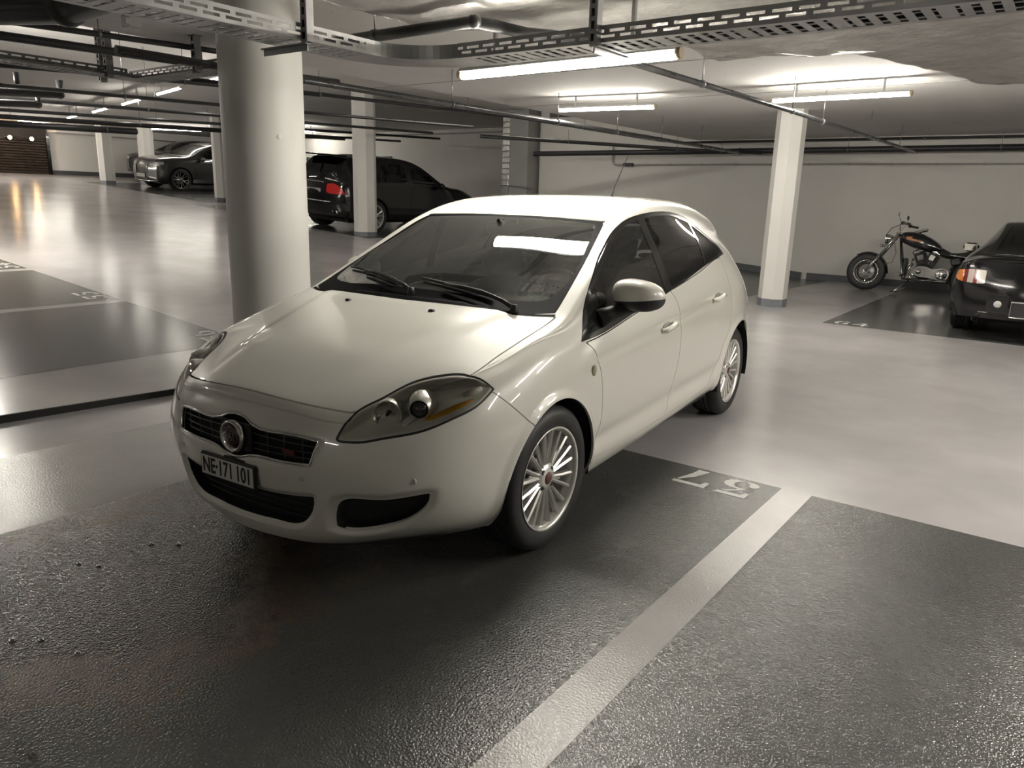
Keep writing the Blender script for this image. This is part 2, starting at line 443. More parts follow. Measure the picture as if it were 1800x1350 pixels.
sheet('painted_bay', [rq(-19.4, -16.9, 11.6, YF)], bay_m)
sheet('painted_bay', [rq(-27.6, -20.2, 12.4, YF)], bay_m)
sheet('painted_line', [[(x, y, z + .001) for x, y, z in rq(-22.9, -22.75, 12.5, YF)]], line_m)
sheet('painted_line', [[(x, y, z + .001) for x, y, z in rq(-15.15, -15.0, 11.2, YF)]], line_m)
# painted bay numbers (stencil figures)
GL = {
 '7': [[(.02, 1), (.98, 1), (.98, .86), (.20, .84), (.15, .66), (.02, .66)], [(.93, .80), (.86, .80), (.56, .48), (.36, 0), (.70, 0), (.74, .30)]],
 '3': [[(.08, 1), (.97, 1), (.90, .85), (.26, .84), (.20, .68), (.08, .68)], [(.86, .80), (.46, .58), (.52, .535), (.70, .53), (.88, .46), (.98, .34), (.98, .20), (.88, .08), (.72, .02), (.52, .0), (.52, .07), (.64, .12), (.70, .22), (.69, .34), (.60, .43), (.46, .46), (.30, .44), (.27, .50), (.66, .80)], [(.44, .0), (.24, .01), (.10, .07), (.03, .16), (.06, .27), (.16, .32), (.27, .29), (.31, .21), (.32, .12), (.44, .07)]],
 '5': [[(.12, 1), (.94, 1), (.98, .80), (.90, .82), (.28, .82), (.26, .62), (.12, .54)], [(.30, .58), (.60, .64), (.94, .52), (.98, .24), (.78, .04), (.52, 0), (.52, .08), (.68, .18), (.68, .44), (.50, .52)], [(.42, 0), (.14, .05), (.04, .2), (.16, .32), (.34, .24), (.36, .1)]],
 '4': [[(.70, 1), (.52, 1), (.0, .36), (.0, .24), (.48, .24), (.48, .34), (.20, .36)], [(.54, .80), (.78, .98), (.78, .0), (.54, .0)], [(.82, .24), (1, .24), (1, .36), (.82, .36)]],
 '6': [[(.46, 1), (.20, .86), (.04, .56), (.04, .34), (.18, .08), (.46, 0), (.46, .08), (.32, .2), (.30, .5), (.46, .9)], [(.54, 1), (.86, .94), (.92, .80), (.78, .74), (.66, .86), (.54, .92)], [(.54, .58), (.82, .54), (.98, .30), (.82, .06), (.54, 0), (.54, .08), (.68, .2), (.68, .42), (.54, .5)]],
}
def number(txt, org, ex, ey, w, h, idn):
    q = MB(); ex = np.array(ex, float); ey = np.array(ey, float); o = np.array(org, float)
    for i, ch in enumerate(txt):
        for poly in GL[ch]: q.add([o + ex * (i * w * 1.22 + a * w) + ey * b * h for a, b in poly], [tuple(range(len(poly)))])
    import bmesh
    ob = q.build('painted_number', num_m, FLOOR); bm = bmesh.new(); bm.from_mesh(ob.data); bmesh.ops.triangulate(bm, faces=bm.faces); bm.to_mesh(ob.data); bm.free(); return ob
number('37', (-1.155, 3.865, .0026), (-1, 0, 0), (0, -1, 0), .19, .25, '37')
number('64', (-2.42, 10.20, .0026), (1, 0, 0), (0, 1, 0), .19, .27, '64')
for x0, tx in ((-6.18, '56'), (-8.46, '55'), (-10.74, '54')):
    number(tx, (x0, 3.99, zl(x0) + .003), (-1, 0, SLOPE), (0, -1, 0), .19, .25, tx)

# walls
wall_m = noisy('wall_paint', (.60, .585, .555), .75, 1.6, .03, .05, .01)
base_m = noisy('baseboard_paint', (.075, .08, .088), .45, 5, .08)
wallw_m = noisy('wall_white_lightened', (.80, .785, .75), .7, 1.6, .02)  # white far wall lightened further, standing in for more lamp light
CEIL, CEIL2 = 2.76, 3.55
def wallbox(name, lo, hi, m=wall_m): q = MB(); lo = np.array(lo, float); hi = np.array(hi, float); q.box((lo + hi) / 2, hi - lo); return struct(q.build(name, m))
wallbox('wall_back', (-10.9, 16.0, -.2), (XR, 16.25, CEIL + .6))
wallbox('wall_alcove', (XL, 19.5, -.2), (-10.9, 19.75, CEIL2 + .4))
wallbox('wall_return', (-11.15, 16.0, -.2), (-10.9, 19.6, CEIL2 + .4))
wallbox('wall_far', (XL - .25, -9, -.2), (XL, 19.75, CEIL2 + .4), wallw_m)
wallbox('wall_right', (XR, -9, -.2), (XR + .25, 16.25, CEIL + .6))
wallbox('wall_near', (XL, -9.25, -.2), (XR, -9, CEIL2 + .4))
wallbox('trim_2', (XL, 19.48, 3.40), (-11.15, 19.5, 3.45), mat('joint_grey', (.30, .29, .28), .7))
q = MB(); q.box((2.3, 15.985, .065), (13.4, .03, .13)); struct(q.build('baseboard_back', base_m))
q = MB(); P = [(-10.9, 15.97), (HX, 15.97)]
q.add([(-10.9, 15.97, zl(-10.9)), (HX, 15.97, 0), (HX, 15.97, .13), (-10.9, 15.97, zl(-10.9) + .13), (-10.9, 16, zl(-10.9)), (HX, 16, 0), (HX, 16, .13), (-10.9, 16, zl(-10.9) + .13)], [(0, 1, 2, 3), (3, 2, 6, 7)]); struct(q.build('baseboard_ramp', base_m))
q = MB(); q.box((XL + .015, 16.2, zl(XL) + .075), (.03, 6.6, .15)); struct(q.build('baseboard_far', base_m))
q = MB(); q.add([(XL, 19.47, zl(XL)), (-11, 19.47, zl(-11)), (-11, 19.47, zl(-11) + .13), (XL, 19.47, zl(XL) + .13)], [(0, 1, 2, 3)]); struct(q.build('baseboard_alcove', base_m))

# ceiling: low slab over the near bays, higher slab over the ramp
def concrete(name, col):
    m = mat(name, col, .8); t = NT(m); v = t.coord('Object')
    c = t.mix(t.noise(v, .8, 6, .65), tuple(q * .88 for q in col), tuple(min(1, q * 1.1) for q in col))
    pit = t.ramp(t.noise(v, 22., 3, .5), [(.25, (.75, .75, .75)), (.34, (1, 1, 1))]); c = t.mix(1., c, pit, 'MULTIPLY')
    t.l(c, t.b.inputs['Base Color']); t.bump(t.noise(v, 14., 6), .12, .01); return m
ceil_m = concrete('ceiling_concrete', (.76, .745, .72))
wallbox('ceiling', (-7.0, -9, CEIL), (XR, 16.1, CEIL + .35), ceil_m)
wallbox('ceiling_ramp', (XL, -9, CEIL2), (-7.0, 19.6, CEIL2 + .3), ceil_m)
wallbox('trim_3', (-31, 12.9, 3.28), (-30.2, 19.5, 3.55), ceil_m)
for yy in (5.2, 8.6, 12.0): wallbox('ceiling_beam', (-30, yy + 2.2, 3.45), (-8.5, yy + 2.5, 3.56), ceil_m) if False else None
# joints in the low slab
q = MB(); q.box((-1., 9.42, CEIL - .001), (16., .012, .004)); struct(q.build('trim_4', mat('joint_dark', (.16, .155, .15), .8)))
q = MB(); q.box((-1., 7.05, CEIL - .001), (16., .010, .003)); struct(q.build('trim_5', mat('joint_dark', (.16, .155, .15), .8)))

# columns
col_m = noisy('column_paint', (.66, .65, .62), .55, 1.2, .03, .03, .01)
colb_m = noisy('column_base_grey', (.17, .18, .20), .4, 4, .08)
def column(name, x, y, r, z0, z1, label, seg=12, rot=0., group='round concrete columns'):
    root = thing(name, label, 'column', (x, y, z0), rot, group)
    q = MB(); n = seg
    q.lathe([(r, .115), (r, z1 - z0)], axis=2, seg=n, smooth=seg > 20); q.build('shaft', col_m, root)
    q = MB(); q.lathe([(0, .0), (r + .004, .0), (r + .004, .115), (r * .99, .1151)], axis=2, seg=n, smooth=False); q.build('base_band', colb_m, root)
    return root
c1 = column('column', -4.4445, 3.1833, .262, 0., CEIL, 'large white round column right behind the white hatchback hood', 64)
for a_, z_ in ((.36, 1.80),):      # formwork plugs
    q = MB(); an = math.atan2(-3.18, 4.44) + a_; q.lathe([(0, .0015), (.018, .001), (.021, -.004)], axis=0, seg=16)
    R = rotz(an); P = np.array(q.v) + [.262, 0, 0]; q.v = [tuple(p_) for p_ in (P @ R.T + [0, 0, z_])]; q.build('formwork_plug', col_m, c1)
column('column', -3.565, 11.30, .205, 0., CEIL, 'white faceted column in front of the motorcycle wall, on the right', 8, .3)
column('column', -12.66, 11.57, .25, rz(-12.66) - .03, CEIL2, 'white faceted column standing in front of the black SUV', 8, .2)
column('column', -20.9, 13.44, .25, rz(-20.9) - .03, CEIL2, 'white column beside the dark grey SUV, half hidden by the large column', 8, .2)
column('column', -27.6, 14.75, .27, rz(-27.6) - .03, CEIL2, 'white column rising behind the dark grey SUV hood', 8, .1)
column('column', -27.1, 13.05, .25, rz(-27.1) - .03, CEIL2, 'leftmost white column near the far white wall', 8, .1)
# ================================================================== the white hatchback
def wheel(parent, c, side, r_tyre=.316, width=.21, r_rim=.222, pairs=10, seg=56, style='pairs', cap=(.10, .018, .025), rimmat=None, steer=0., bolts=4):
    """one wheel with tyre, rim, spokes, cap; outer face looks along +y*side"""
    W = bpy.data.objects.new('wheel', None); COL.objects.link(W); W.parent = parent; W.location = c; W.empty_display_size = .1
    W.rotation_euler = (0, 0, steer + (0 if side > 0 else math.pi))
    h = width / 2; rt = r_tyre; rr = r_rim
    rim_m = rimmat or mat('alloy_silver', (.80, .79, .76), .26, .65)
    t = MB()
    prof = [(rr - .004, h - .012), (rr + .006, h - .004), (rr + .03, h + .004), (rr + .06, h + .003), (rt - .022, h - .004), (rt - .008, h - .016), (rt, h - .04)]
    for g in (.03, .0, -.03):
        prof += [(rt, g + .006), (rt - .007, g + .004), (rt - .007, g - .004), (rt, g - .006)]
    prof += [(rt, -h + .04), (rt - .008, -h + .016), (rt - .03, -h), (rr + .02, -h), (rr, -h + .01)]
    t.lathe(prof, seg=seg); t.build('tyre', noisy('tyre_rubber', (.014, .014, .015), .55, 60, .25), W)
    rim = MB(); rim.lathe([(rr - .006, h - .018), (rr + .002, h - .008), (rr + .006, h - .002), (rr + .003, h + .001), (rr - .006, h - .004), (rr - .014, h - .02), (rr - .03, -h + .03), (rr - .028, -h + .02)], seg=seg)
    rim.build('rim', rim_m, W)
    sp = MB(); face = h - .012
    def blade(a, w0, w1, r0, r1, z0, z1, th=.03, lean=0.):
        ca, sa = math.cos(a), math.sin(a); P = []
        for (rad, w, zz, da) in ((r0, w0, z0, 0), ((r0 * .45 + r1 * .55), w0 * .45 + w1 * .55, z0 * .35 + z1 * .65, lean * .5), (r1, w1, z1, lean)):
            cb, sb = math.cos(a + da), math.sin(a + da)
            for q, dy in ((-w, -th), (-w * .8, -.004), (0, .0015), (w * .8, -.004), (w, -th)): P.append((rad * cb - q * sb, zz + dy, rad * sb + q * cb))
        F = []
        for i in range(2):
            for k in range(4): F.append((i * 5 + k, i * 5 + k + 1, (i + 1) * 5 + k + 1, (i + 1) * 5 + k))
        sp.add(P, F, False)
    if style == 'pairs':
        for k in range(pairs):
            a = 2 * math.pi * (k + .5) / pairs; d = math.pi / pairs * .46
            for sg in (-1, 1): blade(a + sg * d * .85, .0085, .0105, .056, rr - .006, face - .012, face - .005, .026, sg * d * .20)
            blade(a, .013, .007, .05, rr * .60, face - .016, face - .02, .03)
    elif style == 'five':
        for k in range(pairs):
            a = 2 * math.pi * (k + .25) / pairs
            for sg in (-1, 1): blade(a + sg * .13, .016, .012, .05, rr - .006, face - .02, face - .004, .03, sg * .1)
    elif style == 'disc':
        sp.lathe([(.03, face - .01), (.1, face - .02), (rr - .02, face - .035), (rr - .008, face - .01)], seg=seg)
    elif style == 'wire':
        for k in range(28):
            a = 2 * math.pi * k / 28; b = a + (.5 if k % 2 else -.5)
            sp.tube([(.035 * math.cos(a), .03 * (1 if k % 4 < 2 else -1), .035 * math.sin(a)), ((rr - .004) * math.cos(b), 0, (rr - .004) * math.sin(b))], .0025, 5, False)
    sp.build('spokes', rim_m, W, fix=True)
    hub = MB(); hub.lathe([(.0, face - .004), (.03, face - .005), (.062, face - .012), (.07, face - .03), (.06, face - .06)], seg=32); hub.build('hub', rim_m, W)
    cp = MB(); cp.lathe([(.0, face + .002), (.02, face + .001), (.026, face - .003), (.028, face - .008)], seg=24); cp.build('center_cap', mat('cap_%g' % cap[0], cap, .3, .2, .6), W)
    bl = MB()
    for k in range(bolts):
        a = math.pi / bolts + 2 * math.pi * k / bolts
        bl.lathe([(.0, face - .0085), (.011, face - .0075), (.0125, face - .012)], c=(.047 * math.cos(a), 0, .047 * math.sin(a)), seg=12)
    if bolts: bl.build('wheel_bolts', mat('bolt_dark', (.02, .02, .022), .4, .6), W)
    dk = MB(); dk.lathe([(.0, -.005), (.13, -.005), (.135, -.012), (.135, -.03)], seg=32); dk.build('brake_disc', mat('brake_steel', (.28, .27, .26), .4, 1.), W)
    bk = MB(); bk.lathe([(.0, -h + .05), (rr - .03, -h + .04)], seg=32); bk.build('backing_plate', mat('wheel_shade', (.008, .008, .009), .8), W)
    return W

CAR = dict(loc=(-2.50017, 2.44681, 0), yaw=-1.48982)
def build_hatch():
    root = thing('hatchback_car', 'white five-door hatchback parked in the foreground beside the round column', 'car', CAR['loc'], CAR['yaw'])
    S = []
    def st(*rows): S.append(list(rows))
    #   centre                mid                    hood edge / glass edge     crown / rail         upper               belt                shoulder            widest              lower              sill top            sill
    st((.846, 0, .745), (.826, .25, .737), (.757, .465, .708), (.640, .605, .742), (.640, .650, .708), (.648, .685, .662), (.670, .705, .590), (.692, .708, .480), (.670, .706, .375), (.628, .672, .265), (.560, .600, .195))
    st((.600, 0, .842), (.575, .30, .830), (.470, .640, .806), (.435, .705, .806), (.43, .757, .784), (.43, .797, .735), (.44, .825, .655), (.45, .838, .55), (.44, .836, .43), (.42, .812, .29), (.40, .745, .205))
    st((.330, 0, .908), (.320, .32, .895), (.250, .700, .858), (.23, .755, .850), (.22, .802, .826), (.215, .838, .775), (.21, .864, .70), (.21, .882, .60), (.21, .878, .44), (.21, .855, .30), (.21, .79, .205))
    st((.080, 0, .961), (.060, .36, .949), (0, .728, .920), (0, .780, .904), (0, .822, .866), (0, .851, .805), (0, .873, .725), (0, .889, .62), (0, .887, .44), (0, .868, .30), (0, .81, .205))
    st((-.110, 0, .994), (-.125, .40, .991), (-.215, .740, .978), (-.24, .792, .938), (-.25, .826, .885), (-.25, .848, .825), (-.25, .870, .755), (-.25, .885, .62), (-.25, .884, .44), (-.25, .868, .30), (-.25, .825, .21))
    st((-.390, 0, 1.122), (-.405, .37, 1.115), (-.470, .697, 1.103), (-.49, .762, 1.062), (-.46, .806, .976), (-.44, .832, .892), (-.43, .869, .80), (-.42, .887, .62), (-.42, .885, .44), (-.42, .872, .295), (-.42, .838, .215))
    st((-.700, 0, 1.256), (-.710, .34, 1.250), (-.745, .645, 1.237), (-.775, .712, 1.215), (-.76, .781, 1.073), (-.75, .832, .926), (-.75, .874, .81), (-.75, .889, .62), (-.75, .886, .43), (-.75, .875, .295), (-.75, .843, .22))
    st((-.985, 0, 1.372), (-.99, .30, 1.369), (-1.01, .587, 1.361), (-1.04, .660, 1.337), (-1.03, .757, 1.150), (-1.02, .833, .962), (-1.02, .878, .82), (-1.02, .890, .62), (-1.02, .886, .43), (-1.02, .876, .295), (-1.02, .845, .225))
    st((-1.40, 0, 1.468), (-1.40, .30, 1.466), (-1.40, .592, 1.450), (-1.40, .652, 1.405), (-1.40, .752, 1.205), (-1.40, .834, 1.012), (-1.40, .880, .84), (-1.40, .891, .62), (-1.40, .887, .43), (-1.40, .877, .30), (-1.40, .846, .235))
    st((-1.80, 0, 1.494), (-1.80, .30, 1.491), (-1.80, .588, 1.472), (-1.80, .648, 1.408), (-1.80, .749, 1.240), (-1.80, .831, 1.072), (-1.80, .883, .86), (-1.80, .893, .62), (-1.80, .889, .43), (-1.80, .878, .305), (-1.80, .848, .245))
    st((-2.20, 0, 1.484), (-2.20, .29, 1.480), (-2.20, .574, 1.454), (-2.20, .637, 1.372), (-2.20, .734, 1.256), (-2.20, .813, 1.140), (-2.20, .886, .89), (-2.20, .900, .64), (-2.20, .895, .43), (-2.20, .882, .31), (-2.20, .850, .25))
    st((-2.60, 0, 1.438), (-2.60, .28, 1.432), (-2.60, .548, 1.398), (-2.58, .625, 1.305), (-2.58, .710, 1.213), (-2.58, .782, 1.115), (-2.58, .878, .89), (-2.58, .904, .64), (-2.58, .899, .43), (-2.58, .885, .31), (-2.58, .85, .25))
    st((-2.98, 0, 1.362), (-2.97, .27, 1.354), (-2.92, .515, 1.318), (-2.90, .598, 1.232), (-2.90, .668, 1.142), (-2.90, .742, 1.048), (-2.90, .832, .87), (-2.92, .862, .64), (-2.92, .860, .42), (-2.92, .84, .31), (-2.92, .79, .25))
    st((-3.15, 0, 1.185), (-3.15, .27, 1.178), (-3.13, .490, 1.150), (-3.12, .570, 1.095), (-3.14, .630, 1.02), (-3.17, .685, .95), (-3.21, .735, .83), (-3.24, .765, .62), (-3.24, .765, .42), (-3.22, .745, .31), (-3.18, .70, .25))
    front = [[(.872, 0, .703), (.890, 0, .660), (.911, 0, .585), (.921, 0, .480), (.908, 0, .375), (.896, 0, .262), (.872, 0, .190)],
             [(.853, .25, .696), (.873, .25, .655), (.896, .25, .580), (.908, .25, .480), (.894, .25, .375), (.878, .25, .260), (.845, .23, .190)],
             [(.786, .462, .676), (.808, .458, .643), (.838, .450, .577), (.855, .452, .480), (.842, .452, .375), (.813, .445, .260), (.752, .415, .190)]]
    rear = [[(-3.27, 0, 1.05), (-3.36, 0, .95), (-3.41, 0, .83), (-3.43, 0, .62), (-3.42, 0, .42), (-3.39, 0, .31), (-3.34, 0, .25)],
            [(-3.26, .28, 1.05), (-3.345, .29, .95), (-3.40, .30, .83), (-3.42, .31, .62), (-3.41, .31, .42), (-3.38, .30, .31), (-3.33, .28, .25)],
            [(-3.215, .50, 1.03), (-3.29, .53, .94), (-3.345, .55, .83), (-3.37, .565, .62), (-3.36, .565, .42), (-3.33, .55, .31), (-3.28, .52, .25)]]
    B = make_body(S, front, rear, 4, 5)
    V = B.V
    ya = np.abs(V[:, 1])
    # arch lips, hood dome, sill step, lower-door hollow
    sidew = smooth01((ya - .6) / .15)
    for cx, cz, r in ((0., .316, .352), (-2.6, .322, .362)):
        d = np.hypot(V[:, 0] - cx, V[:, 2] - cz) - r
        V[:, 1] += np.sign(V[:, 1]) * .011 * sidew * smooth01(1 - np.abs(d - .0) / .045) * (V[:, 2] < 1.0)
    hood = (V[:, 0] > -.12) & (V[:, 0] < .84) & (V[:, 2] > .7)
    yc = .30 + .24 * np.clip((.72 - V[:, 0]) / .8, 0, 1)
    V[hood, 2] += (.013 * smooth01((yc - ya) / .09 + .5) * smooth01((.80 - V[:, 0]) / .3))[hood]
    body = (V[:, 0] < -.38) & (V[:, 0] > -2.2) & (ya > .7)
    zc = .375 + .03 * (-V[:, 0] / 2.2)
    V[body, 1] -= (np.sign(V[:, 1]) * .014 * np.exp(-((V[:, 2] - zc) / .05) ** 2))[body]
    zs = .80 - .06 * (V[:, 0] + .4)
    V[body, 1] -= (np.sign(V[:, 1]) * .006 * np.exp(-((V[:, 2] - (zs - .03)) / .02) ** 2))[body]
    # bumper: recessed surrounds
    fr = V[:, 0] > .45
    GR = spl([(-.385, .612), (-.30, .622), (-.085, .632), (-.05, .648), (0, .655), (.05, .648), (.085, .632), (.30, .622), (.385, .612), (.366, .528), (.25, .523), (.085, .516), (.05, .505), (0, .498), (-.05, .505), (-.085, .516), (-.25, .523), (-.366, .528)], 4, True, (0, 8, 9, 17))
    INT = spl([(-.365, .402), (-.2, .385), (0, .378), (.2, .385), (.365, .402), (.352, .345), (.305, .288), (.15, .268), (0, .262), (-.15, .268), (-.305, .288), (-.352, .345)], 4, True, (0, 4))
    FOG = spl([(.462, .398), (.60, .409), (.70, .428), (.725, .432), (.715, .39), (.655, .325), (.58, .292), (.45, .278), (.428, .288)], 4, True, (2, 3, 8))
    def f2(Vv): return np.stack([Vv[:, 1], Vv[:, 2]], 1)
    def f2a(Vv): return np.stack([np.abs(Vv[:, 1]), Vv[:, 2]], 1)
    for P, fn, dep, wd in ((FOG, f2a, .020, .028), (INT, f2, .016, .022), (GR, f2, .008, .014)):
        d = sdf(fn(V), P); V[fr, 0] -= (dep * smooth01((wd - d) / wd))[fr]
    renormal(B)
    xz = lambda Q: np.stack([Q[:, 0], Q[:, 2]], 1)
    xy = lambda Q: np.stack([Q[:, 0], np.abs(Q[:, 1])], 1)
    sidem = lambda c: (np.abs(c[:, 1]) > .5) & (c[:, 0] > -3.1)
    topm = lambda c: c[:, 2] > .66
    # --- head lamps
    ph = math.radians(42); cph, sph = math.cos(ph), math.sin(ph)
    uv = lambda Q: np.stack([-Q[:, 0] * sph + np.abs(Q[:, 1]) * cph, Q[:, 2]], 1)
    lamp3 = np.array([(.805, .425, .622), (.79, .437, .662), (.757, .460, .706), (.66, .525, .758), (.575, .58, .796), (.48, .655, .818), (.42, .705, .822), (.375, .760, .806), (.36, .805, .772), (.45, .788, .722), (.545, .745, .688), (.635, .685, .655), (.72, .585, .632), (.775, .475, .614)])
    LAMP = spl(uv(lamp3), 5, True, (8,))
    lampm = lambda c: (c[:, 0] > .2) & (c[:, 2] > .5)
    panel(B, 'lamp_seal', lambda Q: sdf(uv(Q), LAMP), lampm, .0)
    panel(B, 'lamp', lambda Q: sdf(uv(Q), LAMP) + .007, lampm, 0., ('lamp_seal',))
    # --- glass
    WS = [(-.075, 0), (-.085, .2), (-.115, .45), (-.17, .65), (-.225, .728), (-.50, .683), (-.75, .636), (-1.005, .578), (-1.0, .4), (-.99, 0)]
    WSP = np.concatenate([spl(WS, 4, False, (4, 7))]); 
    WSP = np.concatenate([WSP, (WSP * [1, -1])[::-1]])
    xys = lambda Q: np.stack([Q[:, 0], Q[:, 1]], 1)
    gm = lambda c: c[:, 2] > .93
    panel(B, 'frit', lambda Q: sdf(xys(Q), WSP), gm, .002)
    WI = [(-.20, 0), (-.205, .3), (-.225, .52), (-.29, .645), (-.40, .668), (-.75, .604), (-.965, .548), (-.968, .4), (-.965, 0)]
    WIP = spl(WI, 4, False, (6,)); WIP = np.concatenate([WIP, (WIP * [1, -1])[::-1]])
    panel(B, 'screen', lambda Q: sdf(xys(Q), WIP), gm, 0., ('frit',))
    DLO = spl([(-.278, .862), (-.36, .962), (-.43, 1.035), (-.58, 1.138), (-.75, 1.232), (-.92, 1.315), (-1.10, 1.370), (-1.28, 1.397), (-1.48, 1.411), (-1.81, 1.403), (-2.03, 1.368), (-2.2, 1.292), (-2.34, 1.195), (-2.41, 1.142), (-2.19, 1.128), (-1.44, 1.008), (-.85, .926), (-.42, .870)], 4, True, (0, 13))
    panel(B, 'window_trim', lambda Q: sdf(xz(Q), DLO), sidem, .0015)
    def inset(P, pts): return pts
    G1 = spl([(-.56, .905), (-.60, 1.128), (-.76, 1.212), (-.93, 1.295), (-1.10, 1.347), (-1.235, 1.369), (-1.275, .998), (-.85, .941)], 4, True, (0, 1, 5, 6))
    G2 = spl([(-1.315, 1.376), (-1.48, 1.389), (-1.81, 1.381), (-2.00, 1.345), (-1.925, 1.100), (-1.365, 1.013)], 4, True, (0, 3, 4, 5))
    G3 = spl([(-2.03, 1.335), (-2.13, 1.29), (-2.25, 1.215), (-2.335, 1.155), (-2.18, 1.142), (-1.96, 1.107)], 4, True, (0, 3, 5))
    G0 = spl([(-.345, .885), (-.42, .995), (-.535, 1.075), (-.505, .897)], 3, True, (0, 1, 2, 3))
    for nm, P in (('glass_a', G1), ('glass_b', G2), ('glass_c', G3), ('glass_d', G0)):
        panel(B, nm, lambda Q, P=P: sdf(xz(Q), P), sidem, 0., ('window_trim',))
    RG = spl([(1.30, 0), (1.295, .3), (1.275, .48), (1.06, .55), (.99, .53), (.975, 0)], 4, False, (2, 4)); RG = np.concatenate([RG, (RG * [1, -1])[::-1]])
    zy = lambda Q: np.stack([Q[:, 2], Q[:, 1]], 1)
    panel(B, 'rear_glass', lambda Q: sdf(zy(Q), RG), lambda c: c[:, 0] < -2.93, .002)
    # --- hood, roof, doors
    HO = [(.848, 0), (.832, .25), (.757, .462), (.70, .50), (.60, .568), (.50, .642), (.43, .700), (.20, .722), (0, .737), (-.205, .746), (-.155, .66), (-.10, .45), (-.07, .2), (-.06, 0)]
    HOP = spl(HO, 5, False, (2, 9)); HOP = np.concatenate([HOP, (HOP * [1, -1])[::-1]])
    panel(B, 'hood', lambda Q: sdf(xys(Q), HOP), topm, .0032)
    panel(B, 'frit', lambda Q: sdf(xys(Q), HOP) - .0165, lambda c: (c[:, 2] > .93) & (c[:, 0] < .02) & (np.abs(c[:, 1]) < .735), 0.)
    RO = np.array([(-1.004, 0), (-1.012, .572), (-1.2, .588), (-1.4, .592), (-1.8, .588), (-2.2, .574), (-2.6, .548), (-2.9, .515), (-2.96, 0)]); RO = np.concatenate([RO, (RO * [1, -1])[::-1]])
    panel(B, 'roof', lambda Q: sdf(xys(Q), RO), lambda c: c[:, 2] > 1.28, .0035)
    D1 = spl([(-.315, .853), (-.352, .830), (-.395, .743), (-.425, .564), (-.419, .446), (-.378, .325), (-.35, .283), (-.85, .283), (-1.29, .292), (-1.335, .36), (-1.352, .458), (-1.412, .600), (-1.425, .801), (-1.394, .930), (-1.335, .993), (-.85, .92), (-.42, .862)], 4, True, (0, 6, 8, 14))
    D2 = spl([(-1.335, .993), (-1.394, .930), (-1.425, .801), (-1.412, .600), (-1.352, .458), (-1.335, .36), (-1.29, .292), (-1.7, .302), (-2.02, .318), (-2.15, .42), (-2.235, .56), (-2.33, .66), (-2.36, .80), (-2.33, 1.0), (-2.26, 1.128), (-2.19, 1.125), (-1.8, 1.06)], 4, True, (0, 6, 8, 14))
    panel(B, 'door_a', lambda Q: sdf(xz(Q), D1), sidem, .0024)
    panel(B, 'door_b', lambda Q: sdf(xz(Q), D2), sidem, .0024)
    # --- openings in the nose, wheel arches
    frm = lambda c: c[:, 0] > .45
    panel(B, 'fog', lambda Q: sdf(f2a(Q), FOG), frm, 0.)
    panel(B, 'intake', lambda Q: sdf(f2(Q), INT), frm, 0.)
    panel(B, 'grille', lambda Q: sdf(f2(Q), GR), frm, 0.)
    allp = ('body', 'door_a', 'door_b', 'gap')
    def arch(cx, cz, r):
        def g(Q):
            d = np.hypot(Q[:, 0] - cx, Q[:, 2] - cz) - r
            low = np.abs(Q[:, 0] - cx) - (r - .012 * np.clip((cz - Q[:, 2]) / .1, 0, 1))
            return np.where(Q[:, 2] < cz, low, d)
        return g
    am = lambda c: np.abs(c[:, 1]) > .45
    panel(B, 'void', arch(0., .316, .352), am, 0., allp)
    panel(B, 'void', arch(-2.6, .322, .362), am, 0., allp)
    # --- bumper against fender, fender against pillar
    n = np.array([.775 - .605, -(.385 - .20)]); n = n / np.linalg.norm(n)
    panel(B, 'bumper', lambda Q: -((xz(Q) - [.385, .775]) @ n), lambda c: (c[:, 0] > .1), .0022)
    pa = np.array([-.21, .985]); pb = np.array([-.305, .862]); e = pb - pa; nn = np.array([-e[1], e[0]]) / np.linalg.norm(e)
    panel(B, 'fender', lambda Q: np.maximum(-.43 - Q[:, 0], -((xz(Q) - pa) @ nn) * 1.0), lambda c: (c[:, 0] > -.5) & (np.abs(c[:, 1]) > .5) & (c[:, 2] > .2), .0)
    panel(B, 'tail_bumper', lambda Q: np.where(Q[:, 0] < -2.5, Q[:, 2] - .62 - .05 * np.clip((np.abs(Q[:, 1]) - .7) / .1, 0, 1), .1), lambda c: c[:, 0] < -2.55, .002)
    TL = spl([(-2.93, 1.12), (-3.0, 1.13), (-3.1, 1.0), (-3.2, .86), (-3.28, .76), (-3.1, .78), (-2.98, .95)], 4, True, (0,))
    panel(B, 'tail_lamp', lambda Q: sdf(xz(Q), TL), lambda c: (c[:, 0] < -2.8) & (np.abs(c[:, 1]) > .45), .002)

    white = mat('car_white_paint', (.80, .785, .72), .32, 0., 1.0, .5, coat_rough=.02)
    black = mat('gloss_black', (.008, .008, .009), .16, 0., .3)
    fritm = mat('frit_black', (.006, .006, .007), .5, spec=.02)
    plastic = noisy('black_plastic', (.016, .016, .017), .55, 80, .1)
    dark = mat('cavity_black', (.006, .006, .006), .9)
    chrome = mat('chrome', (.83, .83, .82), .08, 1.)
    wsg = glass('windscreen_glass', (.82, .90, .87), 1.75, .045, (.55, .57, .55))
    sg = glass('side_glass', (.55, .60, .59), 1.6, .03, (.5, .5, .5))
    tg = glass('tinted_glass', (.07, .075, .08), 1.6)
    lens = glass('lamp_cover', (.985, .985, .96), 1.30)
    F = .012
    left = lambda c: c[:, 1] > 0
    right = lambda c: c[:, 1] < 0
    po = lambda labels, name, m, parent=root, **k: panel_obj(B, labels, name, m, parent, **k)
    po('body', 'body_shell', white, flange=F)
    po('hood', 'hood', white, flange=F); po('roof', 'roof', white, flange=F); po('bumper', 'bumper', white, flange=F)
    po('tail_bumper', 'rear_bumper', white, flange=F)
